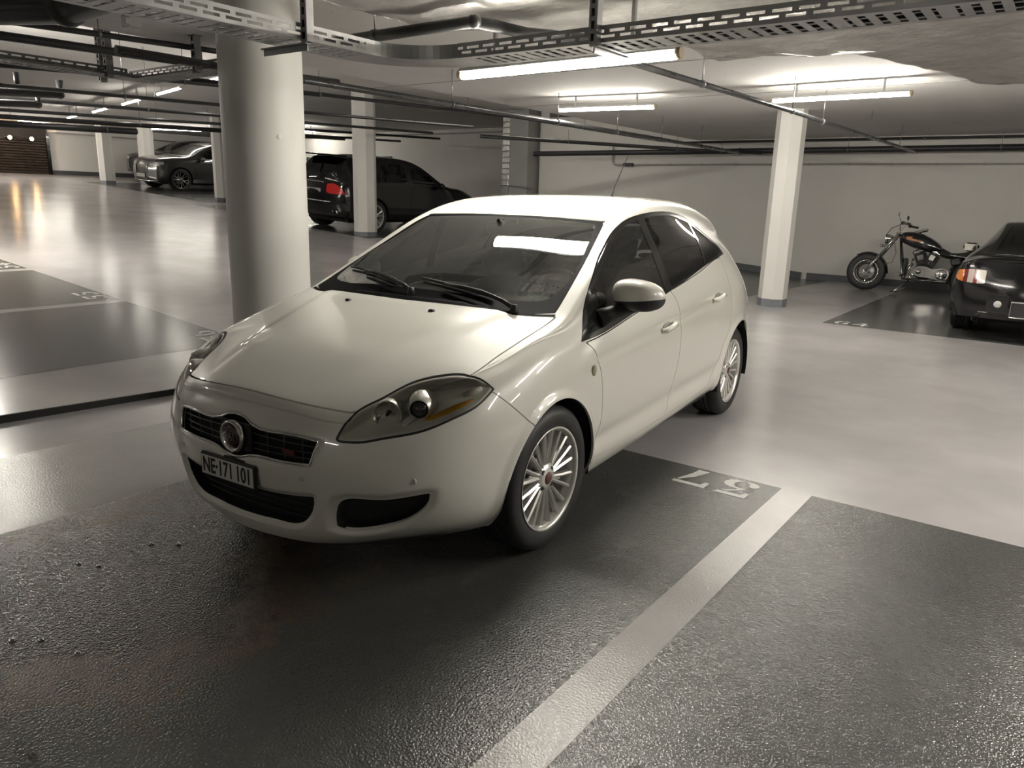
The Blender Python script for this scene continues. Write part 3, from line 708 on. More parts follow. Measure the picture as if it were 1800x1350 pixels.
    for sd in (left, right):
        po('fender', 'fender', white, flange=F, sel=sd)
        d = po('door_a', 'front_door', white, flange=F, sel=sd); e = po('door_b', 'rear_door', white, flange=F, sel=sd)
        po('window_trim', 'window_trim', black, sel=sd)
        po('glass_a', 'window_glass', sg, sel=sd, off=-.002); po('glass_b', 'window_glass', tg, sel=sd, off=-.002)
        po('glass_c', 'window_glass', tg, sel=sd, off=-.002); po('glass_d', 'window_glass', sg, sel=sd, off=-.002)
        po('lamp_seal', 'lamp_seal', mat('seal_black', (.01, .01, .01), .5), sel=sd, off=-.003, flange=.02)
        po('tail_lamp', 'tail_lamp', mat('tail_red', (.45, .01, .01), .15, 0., .8), sel=sd, off=-.002, flange=.01)
        # door handles
        for dd, hx, hz in ((d, -1.225, .812), (e, -2.075, .893)):
            if dd is None: continue
            sgn = 1 if sd is left else -1
            _Q = B.V[(B.V[:, 1] * sgn > .7)]; yb = float(np.abs(_Q[((_Q[:, 0] - hx) ** 2 + (_Q[:, 2] - hz) ** 2).argmin(), 1])) - .002
            cup = MB(); cup.sphere((hx - .005, sgn * (yb + .001), hz), (.068, .006, .027), 16, 8); cup.build('handle_cup', mat('handle_shade', (.30, .30, .28), .4), dd)
            hd = MB(); hd.tube([(hx - .095, sgn * (yb + .006), hz + .012), (hx - .075, sgn * (yb + .026), hz + .010), (hx, sgn * (yb + .034), hz + .002), (hx + .06, sgn * (yb + .026), hz - .008), (hx + .085, sgn * (yb + .006), hz - .012)], [.012, .016, .016, .016, .012], 10)
            hd.build('door_handle', white, dd)
    po('frit', 'windscreen_frame', fritm, off=-.002)
    po('screen', 'windscreen', wsg, off=-.002)
    po('rear_glass', 'rear_window', tg, off=-.002)
    # dark inner skin closes the gaps
    po(('body', 'hood', 'roof', 'bumper', 'fender', 'door_a', 'door_b', 'gap', 'tail_bumper', 'frit'), 'inner_skin', dark, off=-.014)

    # --- lamps
    def front_x(y, z):
        m = (B.V[:, 0] > .3); Q = B.V[m]; d = (Q[:, 1] - y) ** 2 + (Q[:, 2] - z) ** 2; k = np.argsort(d)[:4]; w = 1 / (d[k] + 1e-7); return float((Q[k, 0] * w).sum() / w.sum())
    silver = noisy('lamp_reflector', (.93, .91, .84), .35, 12, .05, metal=.05)
    for sd, sg_ in ((left, 1), (right, -1)):
        L = bpy.data.objects.new('head_lamp', None); COL.objects.link(L); L.parent = root; L.empty_display_size = .05
        po('lamp', 'lens_cover', lens, L, sel=sd)
        ids = np.isin(B.L, [lab(B, 'lamp')]) & sd(cent(B))
        Vv, Nn, Tt = sub_mesh(B, ids)
        c = Vv.mean(0); dmin = -sdf(uv(Vv), LAMP) - .007; dep = .075 * smooth01(dmin / .05) + .004
        dirv = np.array([-.78, -.5 * sg_, .0]); dirv /= np.linalg.norm(dirv)
        Vb = Vv + dirv * dep[:, None]
        me = bpy.data.meshes.new('reflector_bowl'); me.from_pydata(Vb.tolist(), [], Tt.tolist()); me.polygons.foreach_set('use_smooth', [True] * len(Tt)); me.update()
        link('reflector_bowl', me, silver, L)
        fw = np.array([.86, .5 * sg_, .02]); fw /= np.linalg.norm(fw)
        ex = np.cross([0, 0, 1.], fw); ex /= np.linalg.norm(ex); ey = np.cross(fw, ex); M = np.stack([ex, ey, fw], 1)
        def lathe_at(nm, prof, pos, m):
            q = MB(); q.lathe(prof, axis=2, seg=32); P = np.array(q.v) @ M.T + np.asarray(pos); q.v = [tuple(x) for x in P]; return q.build(nm, m, L)
        p1 = np.array([.688, .558 * sg_, .700]); p2 = np.array([.600, .640 * sg_, .722])
        for p_ in (p1, p2): p_ -= fw * .038
        lathe_at('beam_reflector', [(.012, -.02), (.03, -.012), (.045, .008), (.050, .03), (.053, .032), (.054, .02), (.054, -.03)], p1, mat('reflector_bright', (.88, .86, .8), .16, .6))
        lathe_at('bulb', [(.0, .026), (.006, .024), (.008, .0), (.010, -.02)], p1, mat('bulb_dark', (.05, .05, .05), .2, .5))
        lathe_at('projector_housing', [(.034, .055), (.038, .052), (.050, .03), (.056, .0), (.058, -.03)], p2, mat('reflector_bright', (.88, .86, .8), .16, .6))
        lathe_at('projector_lens', [(.0, .066), (.016, .062), (.028, .053), (.034, .042)], p2, glass('lens_dark', (.25, .25, .27), 1.9, .55, (.02, .02, .025)))
        # amber indicator along the lower outer edge
        pts = np.array([(.635, .652, .666), (.59, .688, .678), (.54, .718, .694), (.49, .745, .715), (.445, .768, .738)]) * [1, sg_, 1] - fw * .012
        q = MB(); q.tube(pts, [.007, .020, .024, .020, .008], 10); q.build('indicator', glass('amber_lens', (.9, .5, .05), 1.45, .75, (.85, .42, .03)), L)
        pts = np.array([(.47, .735, .755), (.435, .758, .768), (.405, .775, .775)]) * [1, sg_, 1] - fw * .02
        q = MB(); q.tube(pts, [.008, .016, .008], 8); q.build('position_lamp', silver, L)
        # wedge trim between the beams
        q = MB(); q.tube([(.74 , .50 * sg_, .64), (.69, .62 * sg_, .655), (.66, .66 * sg_, .70)], [.004, .01, .004], 8); 
        q.v = [tuple(np.array(x) - fw * .03) for x in q.v]; q.build('trim_fin', silver, L)

    # --- grille
    g = bpy.data.objects.new('grille', None); COL.objects.link(g); g.parent = root; g.empty_display_size = .05
    po('grille', 'grille_back', dark, g, off=-.035); po('grille', 'grille_wall', plastic, g, off=-.006, flange=.032) if False else None
    ch = MB(); Y = []
    for (y, z) in GR: Y.append((front_x(y, z) + .002, y, z))
    ch.tube(Y, .0062, 8, closed=True); ch.build('chrome_surround', chrome, g)
    def inside(y, z): return sdf(np.array([[y, z]]), GR)[0]
    for z in (.541, .565, .589, .611):
        b_ = MB(); P = []
        for y in np.linspace(-.37, .37, 39):
            zz = z + (.010 * (1 - abs(y) / .37) if z > .58 else -.004 * (1 - abs(y) / .37)); P.append((front_x(y, .57) - .014, y, zz))
        b_.tube(P, .0028, 6); b_.build('grille_bar', plastic2 := noisy('grille_grey', (.07, .07, .07), .35, 40, .1), g)
    for y in (-.32, -.24, -.16, .16, .24, .32):
        b_ = MB(); x = front_x(y, .57) - .015; b_.box((x, y, .572), (.006, .005, .088)); b_.build('grille_slat', plastic2, g)
    bd = MB(); bd.box((front_x(.268, .555) - .006, .268, .558), (.008, .062, .020), bev=.003); bd.build('grille_badge', noisy('badge_red', (.10, .022, .014), .3, 30, .3), g)
    em = bpy.data.objects.new('emblem', None); COL.objects.link(em); em.parent = root; em.empty_display_size = .05
    xc = front_x(0, .575)
    q = MB(); q.lathe([(.047, .0), (.056, .010), (.061, .006), (.062, -.01)], c=(xc + .014, 0, .575), axis=0, seg=40); q.build('emblem_ring', chrome, em)
    q = MB(); q.lathe([(.0, .006), (.03, .005), (.048, .001), (.05, -.01)], c=(xc + .014, 0, .575), axis=0, seg=40); q.build('emblem_disc', mat('emblem_dark', (.035, .012, .014), .25, .3, .8), em)
    frame_obj('emblem_lettering', text_mesh('FIAT', .034, .001), mat('emblem_silver', (.30, .29, .29), .3, .8), em, (xc + .0225, 0, .575), (0, .8, 0), (0, 0, 1.25))
    q = MB(); q.box((xc - .008, 0, .575), (.012, .17, .112), bev=.005); q.build('emblem_mount', plastic, em)

    # --- lower openings
    for lb, nm in (('intake', 'lower_intake'), ('fog', 'fog_intake')):
        for sd in ((None,) if lb == 'intake' else (left, right)):
            k = {} if sd is None else {'sel': sd}
            po(lb, nm, dark, off=-.001, flange=0., **k) if False else None
            ids = np.isin(B.L, [lab(B, lb)])
            if sd is not None: ids &= sd(cent(B))
            Vv, Nn, Tt = sub_mesh(B, ids, 0., .05, False, (-1, 0, 0))
            nt = int(ids.sum()); u = len(np.unique(B.T[ids])); Vv[:u, 0] -= .05
            me = bpy.data.meshes.new(nm); me.from_pydata(Vv.tolist(), [], Tt.tolist()); me.update(); link(nm, me, plastic, root)
    # mesh bars in the lower intake
    q = MB()
    for z in (.295, .32, .345, .368):
        P = [(front_x(y, .32) - .035, y, z) for y in np.linspace(-.31, .31, 21)]; q.tube(P, .003, 5)
    q.build('intake_mesh', mat('intake_grey', (.02, .02, .02), .5), root)
    # parking sensors
    for y, z in ((.335, .474), (-.335, .474), (.695, .487), (-.695, .487)):
        q = MB(); x = front_x(y, z); q.sphere((x - .003, y, z), (.0055, .0115, .0115), 12, 8); q.build('parking_sensor', mat('sensor_paint', (.62, .62, .58), .4), root)
    # plate
    pl = bpy.data.objects.new('number_plate', None); COL.objects.link(pl); pl.parent = root; pl.empty_display_size = .05
    px = xc + .022; PY = -.022
    q = MB(); q.box((px, PY, .438), (.016, .318, .098), bev=.008); q.box((px - .010, PY + .03, .488), (.014, .12, .008), bev=.003); q.build('plate_frame', plastic, pl)
    q = MB(); q.box((px + .0075, PY, .438), (.004, .298, .078), bev=.0018); q.build('plate_face', mat('plate_white', (.72, .71, .68), .35), pl)
    frame_obj('plate_lettering', text_mesh('NE·171', .084, .0006, bold=.0016), mat('plate_black', (.012, .012, .012), .5), pl, (px + .0101, PY - .050, .437), (0, .70, 0), (0, 0, 1.0))
    frame_obj('plate_lettering', text_mesh('101', .084, .0006, bold=.0016), MATS['plate_black'], pl, (px + .0101, PY + .096, .437), (0, .70, 0), (0, 0, 1.0))
    # bumper lip
    q = MB(); P = [(.862, 0), (.84, .22), (.75, .41), (.60, .555), (.45, .66)]
    PP = spl(P, 5); PP = np.concatenate([(PP * [1, -1])[::-1][:-1], PP]); q.tube([(x - .012, y, .186) for x, y in PP], .011, 6); q.build('bumper_lip', plastic, root)
    # --- wipers, nozzles, antenna
    def on_top(x, y):
        m = (B.V[:, 2] > .6); Q = B.V[m]; d = (Q[:, 0] - x) ** 2 + (Q[:, 1] - y) ** 2; k = np.argsort(d)[:4]; w = 1 / (d[k] + 1e-7); return float((Q[k, 2] * w).sum() / w.sum())
    for (pa_, pb_) in (((-.155, .56), (-.235, .02)), ((-.15, -.02), (-.33, -.56))):
        W = bpy.data.objects.new('wiper', None); COL.objects.link(W); W.parent = root; W.empty_display_size = .03
        T_ = [0, .12, .35, .6, .8, 1.]; P = [(pa_[0] + (pb_[0] - pa_[0]) * t, pa_[1] + (pb_[1] - pa_[1]) * t) for t in T_]
        q = MB(); q.tube([(x, y, on_top(x, y) + h) for (x, y), h in zip(P[:5], (.012, .026, .034, .03, .022))], [.012, .010, .009, .008, .006], 8); q.build('wiper_arm', plastic, W)
        q = MB(); bl = [(P[2][0] * .75 + P[0][0] * .25, P[2][1] * .75 + P[0][1] * .25)] + P[3:] ; d = np.array(pb_) - np.array(pa_); d /= np.linalg.norm(d); nrm = np.array([-.022, 0])
        q.tube([(x + nrm[0], y, on_top(x + nrm[0], y) + .011) for x, y in bl + [(pb_[0] + d[0] * .06, pb_[1] + d[1] * .06)]], .0075, 6); q.build('wiper_blade', plastic, W)
        q = MB(); q.lathe([(0, .03), (.014, .028), (.018, .01), (.018, -.01)], c=(pa_[0], pa_[1], on_top(*pa_)), axis=2, seg=14); q.build('wiper_pivot', plastic, W)
    for y in (.25, -.25):
        q = MB(); z = on_top(.035, y); q.box((.035, y, z + .003), (.022, .026, .012), bev=.004); q.build('washer_nozzle', plastic, root)
    an = bpy.data.objects.new('antenna', None); COL.objects.link(an); an.parent = root; an.empty_display_size = .03
    z = on_top(-2.31, 0)
    q = MB(); q.lathe([(0, .03), (.008, .028), (.018, .01), (.022, -.004)], c=(-2.31, 0, z), axis=2, seg=14); q.build('antenna_base', plastic, an)
    q = MB(); q.tube([(-2.315, 0, z + .02), (-2.355, 0, z + .09), (-2.545, 0, z + .30)], [.006, .0045, .0025], 6); q.build('antenna_rod', plastic, an)
    # --- mirrors
    for sg_ in (1, -1):
        Mr = bpy.data.objects.new('door_mirror', None); COL.objects.link(Mr); Mr.parent = root; Mr.empty_display_size = .05
        c = np.array([-.63, .942 * sg_, 1.043]) if sg_ > 0 else np.array([-.74, -.885, 1.035])
        n1, n2 = 40, 28; P = []; Tn = []
        for i in range(n2 + 1):
            t = math.pi * i / n2 - math.pi / 2
            for k in range(n1):
                a = 2 * math.pi * k / n1; sp_ = lambda v, e_: math.copysign(abs(v) ** e_, v)
                X = .085 * sp_(math.cos(t), .75) * sp_(math.cos(a), .8); Yy = .122 * sp_(math.cos(t), .70) * sp_(math.sin(a), .8); Z = .073 * sp_(math.sin(t), .85)
                o = Yy * sg_ / .122; X -= .045 * max(0, o) ** 2; Z *= 1 - .16 * max(0, o) ** 2; Z -= .010 * o
                if X < -.035: X = -.035 + (X + .035) * .3
                P.append((c[0] + X, c[1] + Yy, c[2] + Z))
        for i in range(n2):
            for k in range(n1):
                q_ = (i * n1 + k, i * n1 + (k + 1) % n1, (i + 1) * n1 + (k + 1) % n1, (i + 1) * n1 + k); Tn += [(q_[0], q_[1], q_[2]), (q_[0], q_[2], q_[3])]
        MBd = Body(); MBd.V = np.array(P); MBd.T = np.array(Tn); MBd.L = np.zeros(len(Tn), int); MBd.names = ['body']; renormal(MBd)
        zsplit = lambda Q: (Q[:, 2] - c[2]) - (-.020 + .10 * (Q[:, 1] * sg_ - abs(c[1])))
        panel(MBd, 'base', zsplit, None, .0)
        panel_obj(MBd, 'body', 'mirror_cap', white, Mr); panel_obj(MBd, 'base', 'mirror_base', plastic, Mr, off=-.001)
        q = MB(); q.tube([(-.50, .80 * sg_, .93), (-.56, .84 * sg_, .955), (-.61, .90 * sg_, .985), (c[0], c[1], .995)], [.05, .036, .032, .03], 12); q.build('mirror_arm', plastic, Mr)
        q = MB(); q.box((c[0] - .062, c[1] - .005 * sg_, c[2] + .002), (.006, .15, .075), bev=.002); q.build('mirror_glass', mat('mirror_silver', (.8, .8, .8), .03, 1.), Mr)
    # side repeaters
    for sg_ in (1, -1):
        q = MB(); q.sphere((-.335, .8805 * sg_, .729), (.017, .008, .026), 14, 8); q.build('side_repeater', glass('repeater_lens', (.8, .72, .55), 1.4, .6, (.6, .55, .42)), root)
    # --- arches, underbody
    for cx in (0., -2.6):
        for sg_ in (1, -1):
            q = MB(); q.lathe([(.352, .872 if cx == 0 else .882), (.358, .80), (.36, .5), (.2, .48), (0, .48)], c=(cx, 0, .32), axis=1, seg=30, a0=-.25, a1=math.pi + .25)
            if sg_ < 0: q.v = [(x, -y, z) for x, y, z in q.v]
            q.build('wheel_arch_liner', mat('liner_black', (.006, .006, .0065), .85), root)
    q = MB(); q.box((-1.3, 0, .23), (1.9, 1.62, .06)); q.box((.50, 0, .26), (.36, .9, .05)); q.box((-1.3, 0, .28), (3.9, .9, .12)); q.build('underbody', mat('liner_black', (.006, .006, .0065), .85), root)
    # --- wheels
    wheel(root, (0, .765, .316), 1, steer=math.radians(-2.2)); wheel(root, (0, -.765, .316), -1, steer=math.radians(-2.2))
    wheel(root, (-2.6, .762, .316), 1); wheel(root, (-2.6, -.762, .316), -1)
    # --- cabin
    trim = noisy('cabin_grey', (.055, .055, .055), .6, 50, .15); dashm = noisy('dash_grey', (.50, .52, .50), .5, 25, .15); cloth = noisy('seat_cloth', (.03, .03, .032), .85, 90, .2)
    q = MB()
    nx, ny = 14, 28; P = []; F_ = []
    for i in range(nx + 1):
        for j in range(ny + 1):
            x = -.24 - .50 * i / nx; y = -.68 + 1.36 * j / ny; zz = .955 + .012 * math.sin(math.pi * i / nx) - .13 * smooth01((i / nx - .72) / .28)
            zz += .05 * math.exp(-((y - .36) / .20) ** 2) * smooth01((i / nx - .15) / .5) - .03 * smooth01((abs(y) - .5) / .2); P.append((x, y, zz))
    for i in range(nx):
        for j in range(ny): F_.append((i * (ny + 1) + j, i * (ny + 1) + j + 1, (i + 1) * (ny + 1) + j + 1, (i + 1) * (ny + 1) + j))
    q.add(P, F_, True); q.build('dashboard', dashm, root, fix=True)
    q = MB(); q.box((-.72, 0, .74), (.1, 1.36, .2), bev=.03); q.box((-.95, 0, .55), (.7, .2, .22), bev=.03); q.build('console', trim, root)
    sw = bpy.data.objects.new('steering_wheel', None); COL.objects.link(sw); sw.parent = root; sw.location = (-.84, .36, .93); sw.rotation_euler = (0, math.radians(-26), 0); sw.empty_display_size = .05
    q = MB(); q.tube([(0, .185 * math.cos(a), .185 * math.sin(a)) for a in np.linspace(0, 2 * math.pi, 33)[:-1]], .016, 8, closed=True); q.build('wheel_ring', mat('wheel_leather', (.02, .02, .02), .45), sw)
    q = MB(); q.sphere((.02, 0, -.005), (.03, .07, .065)); q.box((.01, .11, 0), (.02, .12, .035)); q.box((.01, -.11, 0), (.02, .12, .035)); q.box((.01, 0, -.11), (.02, .035, .12)); q.build('wheel_boss', trim, sw)
    for sy in (.36, -.36):
        s_ = bpy.data.objects.new('front_seat', None); COL.objects.link(s_); s_.parent = root; s_.empty_display_size = .05
        Ry = np.array([[math.cos(-.3), 0, math.sin(-.3)], [0, 1, 0], [-math.sin(-.3), 0, math.cos(-.3)]])
        q = MB(); q.box((-1.55, sy, .80), (.13, .50, .62), Ry, .05); q.build('backrest', cloth, s_)
        q = MB(); q.box((-1.22, sy, .50), (.55, .50, .14), bev=.05); q.build('seat_cushion', cloth, s_)
        q = MB(); q.box((-1.66, sy, 1.19), (.09, .26, .17), Ry, .04); q.build('headrest', cloth, s_)
    q = MB(); q.box((-2.45, 0, .78), (.16, 1.25, .58), bev=.05); q.box((-2.1, 0, .52), (.5, 1.25, .14), bev=.05)
    for sy in (-.4, 0, .4): q.box((-2.5, sy, 1.10), (.09, .24, .13), bev=.04)
    q.build('rear_bench', cloth, root)
    q = MB(); q.box((-1.3, 0, .40), (2.3, 1.5, .03)); q.build('cabin_floor', trim, root)
    for sg_ in (1, -1):
        q = MB(); q.tube([(-.38, .795 * sg_, .868), (-.85, .795 * sg_, .918), (-1.44, .795 * sg_, 1.0), (-2.2, .775 * sg_, 1.115)], .038, 8); q.build('belt_rail', trim, root)
        q = MB(); q.box((-.95, .80 * sg_, .66), (1.0, .05, .5), bev=.02); q.box((-1.75, .80 * sg_, .72), (.7, .05, .55), bev=.02); q.build('door_lining', trim, root)
    q = MB(); q.box((-.93, 0, 1.30), (.03, .22, .065), bev=.012); q.tube([(-.93, 0, 1.32), (-.87, 0, 1.345)], .012, 8); q.build('rear_view_mirror', plastic, root)
    for sg_ in (1, -1): q = MB(); q.tube([(-.42, .69 * sg_, 1.01), (-.72, .63 * sg_, 1.19), (-1.0, .58 * sg_, 1.335)], [.032, .026, .024], 8); q.build('pillar_trim', noisy('pillar_grey', (.58, .58, .54), .7, 40, .06), root)
    po('roof', 'headliner', MATS['pillar_grey'], off=-.03, flip=True)
    return root
build_hatch()
# ================================================================== other vehicles
def gen_body(T, nose, tail, level=3):
    """T rows: x, zc, y2,z2, y3,z3, y5,z5, yw,zw, ys,zs"""
    S = []
    for (x, zc, y2, z2, y3, z3, y5, z5, yw, zw, ys, zs) in T:
        zm = zw * .45 + zs * .55
        S.append([(x, 0, zc), (x, y2 * .55, zc * .72 + z2 * .28), (x, y2, z2), (x, y3, z3), (x, (y3 + y5) / 2 + .012, (z3 + z5) / 2), (x, y5, z5),
                  (x, y5 * .35 + yw * .65, z5 * .5 + zw * .5), (x, yw, zw), (x, yw * .9 + ys * .1, zm), (x, ys * .7 + yw * .3, zs * .7 + zm * .3), (x, ys, zs)])
    def end(st, prof):
        out = []
        for j, fr in enumerate((0., .42, .76)):
            colm = []
            for v in range(4, 11):
                p = st[v]; b = prof[v - 4]; zt = st[3][2] + (st[0][2] - st[3][2]) * (1 - fr ** 2); zz = p[2] + (zt - st[3][2]) * (10 - v) / 7
                colm.append((p[0] + b * (1 - fr ** 2.4), p[1] * fr, zz))
            out.append(colm)
        return out
    return make_body(S, end(S[0], nose), end(S[-1], tail), level, 4)
XZ = lambda Q: np.stack([Q[:, 0], Q[:, 2]], 1)
YZ = lambda Q: np.stack([np.abs(Q[:, 1]), Q[:, 2]], 1)
def common_car(B, root, paint, fa, ra, r, DLO, panes, WS, RG, doors, lampF=None, lampR=None, grille=None, wheel_kw={}, track=.80, tint=.5, xf=-.2, width=.2, rearlamp_m=None, frontlamp_m=None):
    sidem = lambda c: (np.abs(c[:, 1]) > .45)
    panel(B, 'trim', lambda Q: sdf(XZ(Q), DLO), sidem, .0)
    for i, P in enumerate(panes): panel(B, 'pane%d' % i, lambda Q, P=P: sdf(XZ(Q), P), sidem, 0., ('trim',))
    sym = lambda P: np.concatenate([np.asarray(P, float), (np.asarray(P, float) * [1, -1])[::-1]])
    xy = lambda Q: np.stack([Q[:, 0], Q[:, 1]], 1); zy = lambda Q: np.stack([Q[:, 2], Q[:, 1]], 1)
    panel(B, 'screen', lambda Q: sdf(xy(Q), sym(WS)), lambda c: c[:, 2] > .8, .003)
    if RG is not None:
        kind, P, mf = RG
        panel(B, 'rear_glass', (lambda Q: sdf(zy(Q), sym(P))) if kind == 'z' else (lambda Q: sdf(xy(Q), sym(P))), mf, .003)
    if lampR is not None: panel(B, 'tail_lamp', lambda Q: sdf(lampR[0](Q), lampR[1]), lampR[2], .003)
    if lampF is not None: panel(B, 'head_lamp', lambda Q: sdf(lampF[0](Q), lampF[1]), lampF[2], .003)
    if grille is not None: panel(B, 'grille', lambda Q: sdf(YZ(Q), grille[0]), grille[1], .003)
    for i, P in enumerate(doors): panel(B, 'door%d' % i, lambda Q, P=P: sdf(XZ(Q), P), sidem, .003)
    for cx in (fa, ra):
        panel(B, 'void', lambda Q, cx=cx: np.where(Q[:, 2] < r, np.abs(Q[:, 0] - cx) - (r + .045), np.hypot(Q[:, 0] - cx, Q[:, 2] - r) - (r + .045)), lambda c: np.abs(c[:, 1]) > .4, 0., tuple(n for n in B.names if n.startswith(('body', 'door', 'gap'))))
    left = lambda c: c[:, 1] > 0; right = lambda c: c[:, 1] < 0
    po = lambda l, n, m, **k: panel_obj(B, l, n, m, root, **k)
    po('body', 'body_shell', paint, flange=.02)
    for sd in (left, right):
        for i in range(len(doors)): po('door%d' % i, 'door', paint, flange=.015, sel=sd)
        po('trim', 'window_trim', MATS['gloss_black'], sel=sd)
        for i in range(len(panes)): po('pane%d' % i, 'window_glass', glass('car_glass_%g' % tint, (tint, tint, tint * 1.02), 1.5), sel=sd)
        po('tail_lamp', 'tail_lamp', rearlamp_m or MATS['tail_red'], sel=sd, flange=.01)
        po('head_lamp', 'head_lamp', frontlamp_m or mat('headlamp_clear', (.55, .55, .56), .08, .6, .8), sel=sd, flange=.01)
    po('screen', 'windscreen', glass('car_glass_%g' % tint, (tint, tint, tint * 1.02), 1.5)); po('rear_glass', 'rear_window', glass('car_glass_dark', (.12, .12, .125), 1.55))
    po('grille', 'grille', mat('grille_black', (.012, .012, .013), .35), off=-.02)
    po([n for n in B.names if n.startswith(('body', 'door', 'gap', 'tail', 'head'))], 'inner_skin', MATS['cavity_black'], off=-.025)
    for cx in (fa, ra):
        for s_ in (1, -1):
            wheel(root, (cx, s_ * track, r), s_, r_tyre=r, r_rim=r * .70, width=width, **wheel_kw)
            q = MB(); q.lathe([(r + .045, track + width / 2 + .01), (r + .05, track - .1), (r + .05, .45), (0, .44)], c=(cx, 0, r), axis=1, seg=24, a0=-.2, a1=math.pi + .2)
            if s_ < 0: q.v = [(x, -y, z) for x, y, z in q.v]
            q.build('wheel_arch_liner', MATS['liner_black'], root)
    q = MB(); q.box(((fa + ra) / 2, 0, r * .8), (abs(fa - ra) + 1.1, 1.35, .16)); q.build('underbody', MATS['liner_black'], root)
def seats(root, xs, z, y=.37, h=.6):
    for x in xs:
        for s_ in (1, -1):
            q = MB(); q.box((x, s_ * y, z), (.14, .46, h), bev=.05); q.box((x - .03, s_ * y, z + h / 2 + .11), (.09, .24, .17), bev=.04); q.build('seat', MATS['seat_cloth'], root)
    q = MB(); q.box((xs[0] + 1.0, 0, z + .02), (.3, 1.3, .2), bev=.05); q.build('dashboard', MATS['cabin_grey'], root)
def set_on_ramp(root, x): root.rotation_mode = 'XYZ'; root.matrix_world = Matrix.Translation(root.location) @ Matrix.Rotation(math.atan(SLOPE), 4, 'Y') @ Matrix.Rotation(root.rotation_euler.z, 4, 'Z')

blackp = mat('car_black_paint', (.004, .004, .005), .12, 0., .15, .5, coat_rough=.02)
greyp = mat('car_grey_paint', (.055, .055, .056), .28, .5, 1., .5, coat_rough=.03)

